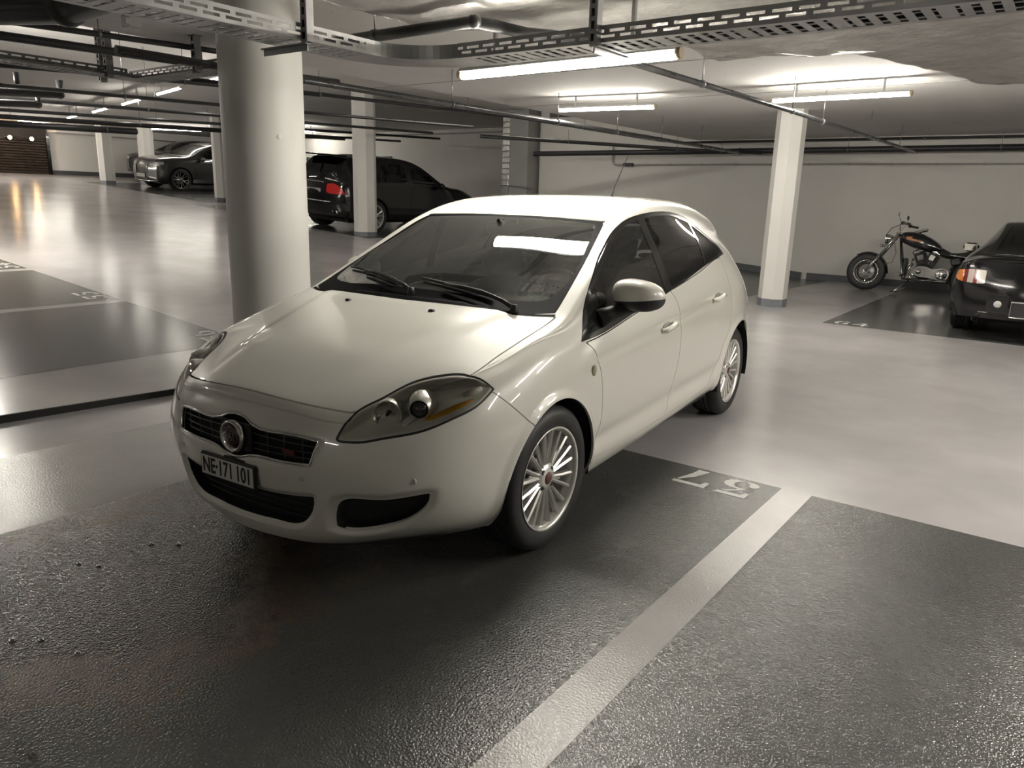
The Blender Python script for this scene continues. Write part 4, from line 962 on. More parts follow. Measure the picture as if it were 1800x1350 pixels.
# --- black SUV (tail towards the aisle, right side to the camera)
def black_suv():
    root = thing('suv_car', 'black SUV with red tail lamps parked nose to the wall behind a column', 'car', (-13.84, 12.05 + 2.855, rz(-13.84)), math.pi / 2)
    T = [(.74, .93, .60, .90, .74, .86, .80, .78, .86, .60, .78, .32), (.35, 1.03, .72, 1.0, .82, .96, .90, .88, .945, .65, .88, .30), (0, 1.08, .76, 1.05, .86, 1.0, .92, .92, .962, .68, .90, .32),
         (-.40, 1.12, .80, 1.10, .88, 1.05, .93, .96, .955, .68, .90, .30), (-.78, 1.33, .72, 1.30, .80, 1.24, .92, 1.03, .95, .68, .90, .30), (-1.18, 1.535, .64, 1.515, .72, 1.45, .92, 1.06, .95, .68, .90, .30),
         (-1.65, 1.66, .62, 1.635, .69, 1.57, .92, 1.08, .95, .68, .90, .30), (-2.15, 1.69, .61, 1.66, .685, 1.59, .92, 1.10, .95, .68, .90, .30), (-2.65, 1.685, .605, 1.65, .68, 1.57, .92, 1.12, .955, .68, .90, .30),
         (-3.1, 1.65, .60, 1.61, .67, 1.50, .905, 1.13, .955, .70, .89, .32), (-3.42, 1.60, .57, 1.56, .64, 1.42, .87, 1.12, .93, .72, .86, .33), (-3.64, 1.38, .55, 1.34, .62, 1.23, .78, 1.06, .83, .72, .76, .36)]
    B = gen_body(T, [.08, .11, .15, .17, .17, .15, .12], [-.09, -.14, -.19, -.24, -.25, -.23, -.19])
    DLO = spl([(-.55, 1.06), (-.85, 1.27), (-1.2, 1.45), (-1.65, 1.555), (-2.2, 1.575), (-2.7, 1.55), (-3.15, 1.46), (-3.32, 1.22), (-3.2, 1.14), (-2., 1.10), (-1.2, 1.075)], 4, True, (0, 7))
    P1 = spl([(-.80, 1.10), (-.90, 1.25), (-1.2, 1.41), (-1.62, 1.515), (-1.66, 1.115), (-1.2, 1.10)], 3, True, (0, 3, 4)); P2 = spl([(-1.80, 1.535), (-2.2, 1.545), (-2.52, 1.53), (-2.58, 1.145), (-1.82, 1.12)], 3, True, (0, 2, 3, 4)); P3 = spl([(-2.68, 1.52), (-3.08, 1.44), (-3.2, 1.22), (-3.1, 1.17), (-2.70, 1.15)], 3, True, (0, 3, 4))
    WS = [(-.42, 0), (-.45, .4), (-.54, .74), (-.80, .68), (-1.20, .615), (-1.19, 0)]
    RG = ('z', [(1.55, 0), (1.54, .48), (1.18, .60), (1.12, .5), (1.11, 0)], lambda c: c[:, 0] < -3.42)
    LR = (YZ, spl([(.40, 1.03), (.56, 1.05), (.70, 1.0), (.79, .91), (.83, .84), (.64, .83), (.42, .86)], 3, True, (0, 4)), lambda c: c[:, 0] < -3.42)
    D1 = [(-.50, .98), (-.52, .45), (-.62, .36), (-1.66, .36), (-1.72, .6), (-1.70, 1.08), (-1.2, 1.06)]; D2 = [(-1.70, 1.08), (-1.72, .6), (-1.66, .36), (-2.3, .36), (-2.45, .62), (-2.66, .82), (-2.66, 1.11)]
    common_car(B, root, blackp, 0., -2.855, .37, DLO, (P1, P2, P3), WS, RG, (D1, D2), lampR=LR, wheel_kw=dict(pairs=5, style='five', cap=(.03, .03, .03), bolts=5, seg=40), track=.825, tint=.84, width=.27, rearlamp_m=mat('suv_tail_red', (.55, .012, .01), .12, 0., 1.))
    seats(root, (-1.75, -2.6), .98, .38, .62)
    q = MB(); q.box((-3.50, 0, 1.635), (.26, 1.14, .035), bev=.012); q.build('roof_spoiler', blackp, root)
    q = MB(); q.tube([(-3.88, -.62, .665), (-3.905, -.2, .665), (-3.905, .2, .665), (-3.88, .62, .665)], .012, 6); q.build('bumper_strip', MATS['chrome'], root)
    for s_ in (1, -1):
        for dy in (-.055, .055):
            q = MB(); q.lathe([(.048, 0), (.052, -.01), (.05, -.14), (.03, -.13)], c=(-3.79, s_ * .62 + dy, .45), axis=0, seg=20); q.v = [(-3.79 - (x + 3.79), y, z) for x, y, z in q.v]; q.build('tail_pipe', MATS['chrome'], root, fix=True)
    q = MB(); q.box((-3.845, 0, .86), (.015, .53, .12), bev=.005); q.build('number_plate', mat('plate_dull', (.30, .30, .29), .5), root)
    q = MB(); q.box((-3.80, 0, 1.06), (.03, .62, .03), bev=.01); q.build('tailgate_trim', MATS['chrome'], root)
    for s_ in (1, -1):
        q = MB(); q.sphere((-.78, s_ * 1.03, 1.10), (.07, .11, .075)); q.tube([(-.74, s_ * .9, 1.06), (-.77, s_ * .98, 1.08)], .03, 8); q.build('door_mirror', blackp, root)
    q = MB(); q.box((-3.58, 0, 1.20), (.02, .36, .022), bev=.006); q.tube([(-3.60, .0, 1.21), (-3.63, .3, 1.225)], .008, 6); q.build('rear_wiper', MATS['black_plastic'], root)
    set_on_ramp(root, -13.66)
# --- dark grey SUV (nose towards the aisle) and the car behind it
def grey_suv(x, y, name, label, paint, full=True):
    root = thing(name, label, 'car', (x, y, rz(x)), -math.pi / 2)
    T = [(.66, .98, .58, .96, .72, .90, .79, .80, .83, .60, .76, .30), (.32, 1.05, .70, 1.03, .81, .97, .88, .88, .925, .65, .86, .28), (0, 1.09, .74, 1.07, .84, 1.01, .91, .92, .945, .68, .88, .30),
         (-.35, 1.13, .78, 1.11, .86, 1.05, .92, .96, .94, .68, .88, .28), (-.75, 1.32, .71, 1.29, .79, 1.22, .91, 1.00, .94, .68, .88, .28), (-1.15, 1.50, .64, 1.48, .72, 1.41, .91, 1.02, .94, .68, .88, .28),
         (-1.6, 1.60, .62, 1.575, .69, 1.50, .91, 1.05, .94, .68, .88, .28), (-2.1, 1.62, .61, 1.59, .68, 1.50, .91, 1.08, .94, .68, .88, .28), (-2.7, 1.58, .60, 1.545, .66, 1.43, .89, 1.12, .945, .70, .88, .30),
         (-3.2, 1.50, .55, 1.46, .62, 1.32, .84, 1.12, .90, .70, .84, .32), (-3.45, 1.28, .53, 1.24, .60, 1.15, .76, 1.04, .82, .70, .76, .34)]
    B = gen_body(T, [.11, .15, .19, .21, .21, .19, .15], [-.06, -.1, -.14, -.18, -.19, -.17, -.14])
    DLO = spl([(-.52, 1.03), (-.80, 1.23), (-1.15, 1.39), (-1.6, 1.485), (-2.1, 1.495), (-2.7, 1.42), (-3.0, 1.22), (-2.0, 1.09), (-1.1, 1.05)], 4, True, (0, 6))
    P1 = spl([(-.78, 1.08), (-.88, 1.22), (-1.15, 1.35), (-1.55, 1.44), (-1.60, 1.08)], 3, True, (0, 3, 4)); P2 = spl([(-1.70, 1.45), (-2.1, 1.46), (-2.55, 1.41), (-2.6, 1.16), (-1.72, 1.10)], 3, True, (0, 2, 3, 4))
    WS = [(-.38, 0), (-.41, .4), (-.50, .73), (-.77, .67), (-1.16, .615), (-1.15, 0)]
    LF = (YZ, spl([(.40, .84), (.58, .87), (.80, .90), (.84, .84), (.78, .78), (.58, .76), (.42, .78)], 3, True, (0,)), lambda c: c[:, 0] > .35)
    GR = (spl([(0, .84), (.34, .82), (.30, .50), (.24, .42), (0, .40)], 3, False), lambda c: c[:, 0] > .6)
    g = np.concatenate([GR[0], [(-.1, .40), (-.1, .84)]])
    D1 = [(-.46, .98), (-.48, .42), (-.58, .34), (-1.60, .34), (-1.66, .6), (-1.64, 1.05), (-1.1, 1.03)]
    common_car(B, root, paint, 0., -2.74, .365, DLO, (P1, P2), WS, ('z', [(1.42, 0), (1.40, .45), (1.14, .55), (1.12, 0)], lambda c: c[:, 0] < -3.22), (D1,), lampF=LF, grille=(g, GR[1]), wheel_kw=dict(pairs=6, style='five', cap=(.04, .04, .04), bolts=5, seg=36, rimmat=mat('alloy_dark', (.30, .30, .31), .25, 1.)), track=.80, tint=.22, width=.235)
    seats(root, (-1.7,), .92, .37, .6)
    if full:
        q = MB()
        for s_ in (1, -1): q.tube([(.855, s_ * .36, .83), (.86, s_ * .34, .60), (.83, s_ * .30, .43)], .012, 6)
        q.tube([(.83, -.30, .42), (.85, 0, .40), (.83, .30, .42)], .012, 6); q.build('grille_surround', MATS['chrome'], root)
        q = MB()
        for i in range(6): q.tube([(.855 - .006 * i, -.31, .78 - .06 * i), (.885 - .006 * i, 0, .78 - .06 * i), (.855 - .006 * i, .31, .78 - .06 * i)], .006, 5)
        q.build('grille_bars', mat('grille_satin', (.20, .20, .21), .25, 1.), root)
        for s_ in (1, -1):
            q = MB(); q.tube([(.76, s_ * .66, .66), (.74, s_ * .68, .45), (.72, s_ * .66, .36)], .012, 6); q.build('running_light', mat('running_clear', (.6, .6, .6), .15, .7), root)
        q = MB(); q.box((.875, 0, .44), (.014, .5, .11), bev=.004); q.build('number_plate', MATS['plate_dull'], root)
        q = MB(); q.tube([(.70, -.74, .30), (.84, -.4, .28), (.865, 0, .275), (.84, .4, .28), (.70, .74, .30)], .014, 6); q.build('bumper_strip', MATS['chrome'], root)
    for s_ in (1, -1):
        q = MB(); q.sphere((-.72, s_ * 1.02, 1.05), (.07, .11, .07)); q.tube([(-.68, s_ * .89, 1.01), (-.71, s_ * .97, 1.03)], .03, 8); q.build('door_mirror', paint, root)
    set_on_ramp(root, x)
# --- black coupe on the right, tail towards the aisle
def black_coupe():
    root = thing('coupe_car', 'black two-door coupe seen from behind at the right edge', 'car', (-.285, 11.10 + 2.57, 0), math.pi / 2 + .01)
    T = [(.66, .66, .58, .64, .74, .60, .80, .54, .84, .46, .76, .20), (.32, .75, .66, .73, .80, .68, .87, .62, .91, .50, .82, .18), (0, .82, .68, .80, .82, .75, .89, .68, .925, .52, .84, .2),
         (-.40, .88, .72, .86, .84, .80, .90, .72, .92, .52, .84, .18), (-.80, 1.05, .66, 1.02, .74, .96, .88, .78, .92, .52, .85, .18), (-1.15, 1.23, .58, 1.21, .655, 1.15, .87, .82, .92, .52, .85, .18),
         (-1.6, 1.335, .53, 1.32, .605, 1.27, .865, .855, .92, .54, .85, .18), (-2.05, 1.325, .51, 1.305, .585, 1.25, .865, .88, .922, .55, .85, .18), (-2.5, 1.20, .52, 1.175, .605, 1.11, .87, .90, .93, .56, .86, .2),
         (-2.9, 1.02, .56, .99, .70, .945, .86, .88, .925, .58, .86, .22), (-3.25, .965, .58, .95, .72, .925, .845, .86, .905, .60, .84, .24), (-3.50, .955, .58, .945, .72, .915, .80, .86, .855, .62, .79, .27)]
    B = gen_body(T, [.10, .14, .18, .21, .22, .21, .17], [-.03, -.05, -.09, -.12, -.14, -.13, -.09])
    DLO = spl([(-.62, .84), (-.85, .97), (-1.18, 1.12), (-1.6, 1.235), (-2.0, 1.22), (-2.35, 1.10), (-2.42, .95), (-2.2, .905), (-1.2, .86)], 4, True, (0, 6))
    P1 = spl([(-.88, .88), (-.95, .97), (-1.2, 1.09), (-1.6, 1.20), (-1.78, 1.20), (-1.85, .915), (-1.2, .88)], 3, True, (0, 4, 5)); P2 = spl([(-1.95, 1.195), (-2.28, 1.09), (-2.35, .97), (-2.2, .93), (-1.98, .92)], 3, True, (0, 3, 4))
    WS = [(-.42, 0), (-.46, .4), (-.55, .70), (-.8, .62), (-1.17, .555), (-1.16, 0)]
    RG = ('x', [(-2.12, 0), (-2.14, .46), (-2.5, .50), (-2.86, .55), (-2.90, .4), (-2.93, 0)], lambda c: c[:, 2] > .95)
    LR = (YZ, spl([(.56, .812), (.68, .815), (.80, .805), (.885, .78), (.87, .70), (.80, .668), (.68, .655), (.56, .655)], 3, True, (0, 7)), lambda c: c[:, 0] < -3.3)
    D1 = [(-.56, .80), (-.58, .35), (-.66, .28), (-1.80, .28), (-1.92, .6), (-1.92, .88), (-1.2, .84)]
    common_car(B, root, blackp, 0., -2.57, .325, DLO, (P1, P2), WS, RG, (D1,), lampR=LR, wheel_kw=dict(pairs=5, style='five', cap=(.05, .05, .05), bolts=5, seg=40), track=.80, tint=.2, width=.245, rearlamp_m=lamp_stripes())
    seats(root, (-1.75,), .72, .36, .55)
    q = MB()
    q.tube([(-3.46, -.70, .975), (-3.56, -.35, .99), (-3.575, 0, .992), (-3.56, .35, .99), (-3.46, .70, .975)], [.012, .02, .022, .02, .012], 10); q.build('rear_spoiler', blackp, root)
    def backx(y, z):
        Q = B.V[B.V[:, 0] < -3.0]; d = (Q[:, 1] - y) ** 2 + (Q[:, 2] - z) ** 2; k = d.argmin(); return float(Q[k, 0])
    pl = bpy.data.objects.new('number_plate', None); COL.objects.link(pl); pl.parent = root; pl.empty_display_size = .05
    q = MB(); x = backx(0, .40) - .012; q.box((x, -.0, .40), (.012, .54, .17), bev=.005); q.build('plate_face', mat('plate_shadow', (.02, .02, .02), .4), pl)
    q = MB(); zz = (.315, .485)
    q.tube([(x - .012, -.27, zz[0]), (x - .012, .27, zz[0]), (x - .012, .27, zz[1]), (x - .012, -.27, zz[1])], .008, 6, closed=True); q.build('plate_frame', MATS['chrome'], pl)
    q = MB(); x2 = backx(.40, .45); q.box((x2 - .004, .40, .45), (.02, .22, .20), bev=.008); q.build('badge_panel', mat('gloss_black', (.008, .008, .009), .12), root)
    q = MB(); q.lathe([(0, .006), (.03, .006), (.038, .002), (.04, -.006)], c=(x2 - .016, .40, .445), axis=0, seg=24); q.v = [(2 * (x2 - .016) - a, b, c) for a, b, c in q.v]; q.build('round_badge', mat('badge_silver', (.6, .6, .58), .3, .6), root, fix=True)
    q = MB(); q.tube([(-3.42, -.84, .345), (-3.58, -.55, .335), (-3.64, 0, .33), (-3.58, .55, .335), (-3.42, .84, .345)], .014, 6); q.build('bumper_strip', MATS['gloss_black'], root)
    for s_ in (1, -1):
        q = MB(); q.lathe([(.028, .0), (.034, -.01), (.034, -.12)], c=(-3.60, s_ * .60, .26), axis=0, seg=18); q.v = [(2 * -3.60 - a, b, c) for a, b, c in q.v]; q.build('tail_pipe', MATS['chrome'], root, fix=True)
        q = MB(); q.box((-.80, s_ * 1.0, .945), (.10, .20, .125), bev=.045); q.tube([(-.76, s_ * .86, .87), (-.79, s_ * .95, .91)], .025, 8); q.build('door_mirror', blackp, root)
        q = MB(); q.box((-.856, s_ * 1.0, .945), (.004, .165, .095), bev=.0015); q.build('mirror_glass', MATS['mirror_silver'], root)
def lamp_stripes():
    """tail lamp: amber outer third, red, clear, red, clear inner end, split along the car's width"""
    m = mat('coupe_tail_lamp', (.4, .02, .02), .12, 0., 1.); t = NT(m); tc = t.n('ShaderNodeTexCoord'); sx = t.n('ShaderNodeSeparateXYZ'); t.l(tc.outputs['Object'], sx.inputs[0])
    a = t.math('ABSOLUTE', sx.outputs[1]); f = t.math('MULTIPLY', t.math('SUBTRACT', a, .56), 3.1)
    o = t.n('ShaderNodeValToRGB'); o.color_ramp.interpolation = 'CONSTANT'; t.l(f, o.inputs[0]); el = o.color_ramp.elements
    st = [(0, (.60, .55, .49)), (.26, (.16, .02, .02)), (.38, (.45, .38, .34)), (.56, (.13, .02, .02)), (.70, (.48, .15, .02))]
    while len(el) < len(st): el.new(.5)
    for e_, (p_, c_) in zip(el, st): e_.position = p_; e_.color = (*c_, 1)
    t.l(o.outputs[0], t.b.inputs['Base Color']); return m
black_suv()
grey_suv(-25.05, 14.0, 'suv_car', 'dark grey SUV with chrome grille facing the aisle, far left', greyp)
grey_suv(-29.3, 15.95, 'suv_car', 'dark car mostly hidden behind the dark grey SUV', mat('car_dark_paint', (.03, .03, .032), .3, .3, 1.), False)
black_coupe()
# ================================================================== cruiser motorcycle by the back wall (x forward, y left; heads to world -X)
def motorcycle():
    root = thing('motorcycle', 'black and chrome cruiser motorcycle leaning on its stand by the back wall', 'motorcycle', (-3.06, 14.88, 0), math.pi)
    ch = MATS['chrome']; bk = mat('bike_black', (.008, .008, .009), .15, 0., 1.); rub = MATS['black_plastic']; al = mat('bike_alloy', (.62, .62, .61), .22, 1.)
    def bar(nm, pts, r, m, seg=8): q = MB(); q.tube(pts, r, seg); return q.build(nm, m, root)
    W = wheel(root, (0, 0, .33), 1, r_tyre=.33, width=.13, r_rim=.205, style='wire', cap=(.5, .5, .5), rimmat=ch, bolts=0, seg=44)
    W2 = wheel(root, (-1.66, 0, .33), 1, r_tyre=.33, width=.16, r_rim=.215, style='disc', cap=(.5, .5, .5), rimmat=ch, bolts=0, seg=44)
    # fork
    for s in (.10, -.10):
        bar('fork_leg', [(.0, s, .33), (-.20, s, .64)], .028, al); bar('fork_tube', [(-.19, s, .62), (-.46, s, 1.05)], .02, ch)
    q = MB(); R = np.array([[.84, 0, -.54], [0, 1, 0], [.54, 0, .84]]); q.box((-.36, 0, .90), (.06, .27, .03), R, .01); q.box((-.44, 0, 1.03), (.06, .27, .03), R, .01); q.build('triple_clamp', ch, root)
    # front fender
    q = MB(); P = []; F = []; n, m = 18, 6
    for i in range(n + 1):
        a = math.radians(-2 + 128 * i / n)
        for j in range(m + 1):
            b = -1 + 2 * j / m; r = .362 - .03 * b * b; P.append((-r * math.cos(a) * 1., .075 * b, .33 + r * math.sin(a)))
    for i in range(n):
        for j in range(m): F.append((i * (m + 1) + j, i * (m + 1) + j + 1, (i + 1) * (m + 1) + j + 1, (i + 1) * (m + 1) + j))
    q.add(P, F, True); q.build('front_fender', bk, root)
    # rear fender
    q = MB(); P = []; F = []
    for i in range(n + 1):
        a = math.radians(20 + 150 * i / n)
        for j in range(m + 1):
            b = -1 + 2 * j / m; r = .385 - .04 * b * b; P.append((-1.66 + r * math.cos(a), .105 * b, .33 + r * math.sin(a)))
    for i in range(n):
        for j in range(m): F.append((i * (m + 1) + j, i * (m + 1) + j + 1, (i + 1) * (m + 1) + j + 1, (i + 1) * (m + 1) + j))
    q.add(P, F, True); q.build('rear_fender', bk, root)
    # head lamp
    h = bpy.data.objects.new('head_lamp', None); COL.objects.link(h); h.parent = root; h.empty_display_size = .03
    q = MB(); q.lathe([(.0, -.12), (.05, -.10), (.085, -.03), (.092, .02), (.088, .03)], c=(-.27, 0, .93), axis=0, seg=28); q.build('lamp_shell', ch, h)
    q = MB(); q.lathe([(.088, .028), (.06, .04), (0, .045)], c=(-.27, 0, .93), axis=0, seg=28); q.build('lamp_glass', glass('moto_lens', (.8, .8, .8), 1.5, .3, (.3, .3, .3)), h)
    # handlebar with grips, levers, mirrors
    for s in (1, -1):
        bar('handlebar', [(-.45, 0, 1.07), (-.45, s * .08, 1.10), (-.47, s * .20, 1.17), (-.50, s * .33, 1.19), (-.56, s * .39, 1.185)], .0125, ch)
        bar('grip', [(-.55, s * .385, 1.186), (-.66, s * .43, 1.17)], .019, rub)
        bar('control_box', [(-.52, s * .355, 1.19), (-.55, s * .38, 1.19)], .028, rub)
        bar('lever', [(-.50, s * .36, 1.20), (-.55, s * .44, 1.185), (-.62, s * .47, 1.17)], .006, al, 6)
        bar('mirror_stem', [(-.50, s * .34, 1.20), (-.47, s * .40, 1.30)], .006, ch, 6)
        q = MB(); q.sphere((-.47, s * .43, 1.335), (.016, .07, .04), 16, 8); q.build('mirror', ch if s > 0 else rub, root)
    bar('brake_cable', [(-.50, .30, 1.17), (-.36, .30, 1.10), (-.28, .25, .98), (-.30, .12, .85)], .006, rub, 6)
    bar('brake_hose', [(-.40, .12, .90), (-.46, .13, .70), (-.42, .12, .52), (-.26, .11, .47)], .006, mat('hose_brown', (.12, .05, .03), .5), 6)
    # frame
    bar('down_tube', [(-.47, 0, .98), (-.56, .09, .55), (-.62, .12, .25), (-1.30, .14, .24), (-1.40, .13, .55)], .019, bk)
    bar('down_tube', [(-.47, 0, .98), (-.56, -.09, .55), (-.62, -.12, .25), (-1.30, -.14, .24), (-1.40, -.13, .55)], .019, bk)
    bar('backbone', [(-.45, 0, 1.0), (-.9, 0, .92), (-1.3, 0, .72), (-1.66, .13, .40)], .024, bk)
    # tank
    T = bpy.data.objects.new('fuel_tank', None); COL.objects.link(T); T.parent = root; T.empty_display_size = .03
    q = MB(); P = []; F = []; n, m = 18, 20
    for i in range(n + 1):
        t = i / n; x = -.47 - .70 * t; w = .165 * (max(0, math.sin(math.pi * min(1, t * .86 + .10)))) ** .55; hh = .155 * (max(0, math.sin(math.pi * (t * .90 + .08)))) ** .55; zc = .965 - .19 * t ** 1.3
        if i in (0, n): w *= .35; hh *= .35
        for j in range(m):
            a = 2 * math.pi * j / m; ca, sa = math.cos(a), math.sin(a); P.append((x, w * math.copysign(abs(ca) ** .75, ca), zc + hh * math.copysign(abs(sa) ** .8, sa) * (1. if sa > 0 else .85)))
    for i in range(n):
        for j in range(m): F.append((i * m + j, i * m + (j + 1) % m, (i + 1) * m + (j + 1) % m, (i + 1) * m + j))
    F += [tuple(range(m)), tuple(n * m + j for j in range(m))]; q.add(P, F, True); q.build('tank_shell', bk, T, fix=True)
    for s in (1, -1):
        q = MB(); q.prism([(-.58, .97), (-.70, .985), (-.66, .955), (-.86, .90), (-.74, .90), (-.60, .925)], s * .155, s * .168, lambda a, b, c: (a, c, b)); q.build('tank_flame', mat('flame_orange', (.30, .11, .03), .3, .3, .6), T, fix=True)
    q = MB(); q.box((-.76, 0, 1.075), (.28, .07, .05), np.array([[.96, 0, .28], [0, 1, 0], [-.28, 0, .96]]), .02); q.build('tank_console', ch, T)
    # seat
    q = MB(); P = []; F = []; n, m = 16, 14
    for i in range(n + 1):
        t = i / n; x = -1.10 - .78 * t; w = .10 + .06 * math.sin(math.pi * min(1, t * 1.3)) - .03 * t; zc = .74 - .05 * math.sin(math.pi * min(1, t * 1.6)) + (.07 * smooth01((t - .55) / .2)); hh = .055 * (1 if 0 < i < n else .3)
        for j in range(m):
            a = 2 * math.pi * j / m; P.append((x, w * math.cos(a), zc + hh * math.sin(a)))
    for i in range(n):
        for j in range(m): F.append((i * m + j, i * m + (j + 1) % m, (i + 1) * m + (j + 1) % m, (i + 1) * m + j))
    F += [tuple(range(m)), tuple(n * m + j for j in range(m))]; q.add(P, F, True); q.build('seat', noisy('seat_leather', (.012, .012, .012), .5, 40, .2), root, fix=True)
    # V-twin engine
    E = bpy.data.objects.new('engine', None); COL.objects.link(E); E.parent = root; E.empty_display_size = .03
    for sx, an in ((-.80, .40), (-1.08, -.40)):
        R = np.array([[math.cos(an), 0, math.sin(an)], [0, 1, 0], [-math.sin(an), 0, math.cos(an)]]); b0 = np.array([-.94, 0, .42]); up = R @ [0, 0, 1.]
        q = MB()
        for i in range(9): q.box(b0 + up * (.12 + .022 * i), (.19, .20, .013), R, .004)
        q.box(b0 + up * .2, (.15, .16, .2), R); q.build('cylinder', mat('engine_black', (.02, .02, .021), .45, .3), E)
        q = MB(); q.box(b0 + up * .345, (.19, .18, .07), R, .02); q.build('rocker_cover', ch, E)
        q = MB(); q.tube([b0 + up * .1 + [0, .09, 0], b0 + up * .33 + [0, .075, 0]], .012, 8); q.build('pushrod_tube', ch, E)
        q = MB(); q.box(b0 + up * .235 + [0, .115, 0], (.10, .03, .10), R, .012); q.build('cylinder_cover', ch, E)
    q = MB(); q.lathe([(0, -.12), (.13, -.12), (.145, -.1), (.145, .09), (.12, .115), (0, .12)], c=(-.92, 0, .40), axis=1, seg=28); q.build('crankcase', mat('engine_black', (.02, .02, .021), .45, .3), E)
    q = MB(); P = [(-.78, .40), (-.83, .475), (-.95, .485), (-1.10, .445), (-1.22, .47), (-1.32, .42), (-1.33, .33), (-1.24, .26), (-1.1, .29), (-.95, .30), (-.83, .32)]
    q.prism([tuple(p) for p in spl(P, 3, True)], .12, .17, lambda a, b, c: (a, c, b)); q.build('primary_cover', ch, E, fix=True)
    q = MB(); q.lathe([(0, .195), (.07, .19), (.09, .178), (.095, .16)], c=(-1.22, 0, .365), axis=1, seg=24); q.build('clutch_cover', ch, E)
    q = MB(); q.lathe([(0, .19), (.04, .187), (.055, .165)], c=(-.86, 0, .395), axis=1, seg=20); q.build('alternator_cover', al, E)
    q = MB(); q.lathe([(0, .0), (.09, .0), (.1, -.02), (.1, -.07)], c=(-.95, -.16, .58), axis=1, seg=24); q.build('air_cleaner', ch, E)
    q = MB(); q.box((-1.40, .12, .60), (.16, .06, .13), np.array([[.95, 0, .3], [0, 1, 0], [-.3, 0, .95]]), .02); q.build('oil_tank', mat('engine_black', (.02, .02, .021), .45, .3), root)
    for dz, x1 in ((.0, -2.05), (-.085, -2.0)):
        bar('exhaust_pipe', [(-.72, -.13, .62 + dz), (-.62, -.17, .46 + dz), (-.72, -.19, .34 + dz), (-1.2, -.20, .33 + dz), (x1, -.21, .36 + dz)], [.022, .022, .024, .034, .04], ch, 12)
    # stand, pegs, shocks
    bar('side_stand', [(-.74, .13, .24), (-.62, .26, .10), (-.56, .34, .015)], .012, al); q = MB(); q.box((-.56, .35, .012), (.12, .06, .014), bev=.004); q.build('stand_foot', rub, root)
    for s in (1, -1): bar('foot_peg', [(-.62, s * .13, .30), (-.60, s * .26, .30)], .016, rub); bar('shift_lever', [(-.64, s * .15, .33), (-.46, s * .18, .36)], .008, ch, 6)
    q = MB(); q.box((-.62, .0, .46), (.05, .2, .30), bev=.01); q.build('rectifier', rub, root)
    bar('sissy_strut', [(-1.30, .14, .70), (-1.70, .14, .66), (-1.98, .12, .72)], .014, ch)
    q = MB(); q.sphere((-2.06, 0, .60), (.05, .06, .04)); q.build('tail_light', MATS['tail_red'], root)
    for s in (1, -1):
        q = MB(); q.sphere((-.22, s * .19, .80), (.035, .03, .03)); q.tube([(-.30, s * .10, .83), (-.23, s * .18, .80)], .007, 6); q.build('turn_signal', ch, root)
    root.rotation_euler = (math.radians(5), 0, math.pi)
motorcycle()
# ================================================================== services under the ceiling
galv = noisy('galvanised_steel', (.36, .36, .36), .38, 6, .12, metal=.85)
galvd = noisy('galvanised_dull', (.15, .15, .15), .5, 6, .15, metal=.6)
pipe_m = noisy('pipe_black', (.022, .022, .024), .42, 10, .15)
steel = mat('rod_steel', (.35, .35, .35), .35, 1.)
tube_m = mat('lamp_diffuser', (.9, .9, .9), .4, emit=(1., .945, .84), estr=TUBE_POWER)
house_m = mat('lamp_housing', (.55, .55, .54), .4)
# --- lamps
def lamp(a, b, label, ztop, r=.024, group='tubular ceiling lamps', power=None):
    a = np.array(a, float); b = np.array(b, float); c = (a + b) / 2; d = b - a; L = np.linalg.norm(d)
    root = thing('ceiling_lamp', label, 'lamp', tuple(c), math.atan2(d[1], d[0]), group); ti = math.atan2(d[2], math.hypot(d[0], d[1])); h = L / 2
    def pt(x, z=0): return (x * math.cos(ti), 0, x * math.sin(ti) + z)
    q = MB(); q.tube([pt(-h + .03, -.004), pt(h - .03, -.004)], r, 14); q.build('light_tube', tube_m if power is None else mat('lamp_diffuser_%g' % power, (.9, .9, .9), .4, emit=(1., .945, .84), estr=power), root)
    for s in (-1, 1):
        q = MB(); q.tube([pt(s * (h - .03)), pt(s * h)], r + .002, 14); q.build('end_cap', mat('end_cap_amber', (.55, .45, .28), .4), root)
        q = MB(); z = ztop - c[2]
        q.box((s * h * .62, 0, r + (z - r) / 2), (.02, .02, max(.02, z - r + .002))); q.build('bracket', house_m, root)
    q = MB(); q.box((0, 0, r * .55 + .006), (L * .985, r * 2.2, r * 1.1), np.array([[math.cos(ti), 0, -math.sin(ti)], [0, 1, 0], [math.sin(ti), 0, math.cos(ti)]]), .008); q.build('housing', house_m, root)
    return root
lamp((-3.28, 3.80, 2.2), (-1.77, 3.755, 2.2), 'large lit tube lamp hanging beside the cable tray above the hatchback', 2.485, .027)
lamp((-5.83, 8.74, 2.60), (-4.48, 8.90, 2.60), 'lit tube lamp under the ceiling, centre, above the hatchback roof', CEIL, power=85)
lamp((-3.07, 8.91, 2.60), (-1.62, 8.86, 2.60), 'lit tube lamp above the right-hand faceted column', CEIL, power=165)
for i, (x, y) in enumerate(((-12.2, 7.84), (-14.6, 8.35), (-17.3, 9.0), (-20.0, 9.6), (-22.6, 10.12))):
    lamp((x - .73, y + .17, 3.27), (x + .73, y - .17, 3.27), power=27., label=['nearest lamp of the far left row, beside the large column', 'second lamp from the large column in the far left row', 'third lamp from the large column in the far left row', 'fourth lamp from the large column in the far left row', 'last lamp of the far left row, near the far wall'][i], ztop=CEIL2)
lamp((-26.3, 14.3, 3.40), (-24.4, 16.3, 3.40), 'lit lamp between the two far columns above the grey SUV', CEIL2, power=50)
lamp((-22.6, 16.2, 3.40), (-20.6, 17.0, 3.40), 'lit lamp in the alcove beyond the half hidden column', CEIL2, power=70)
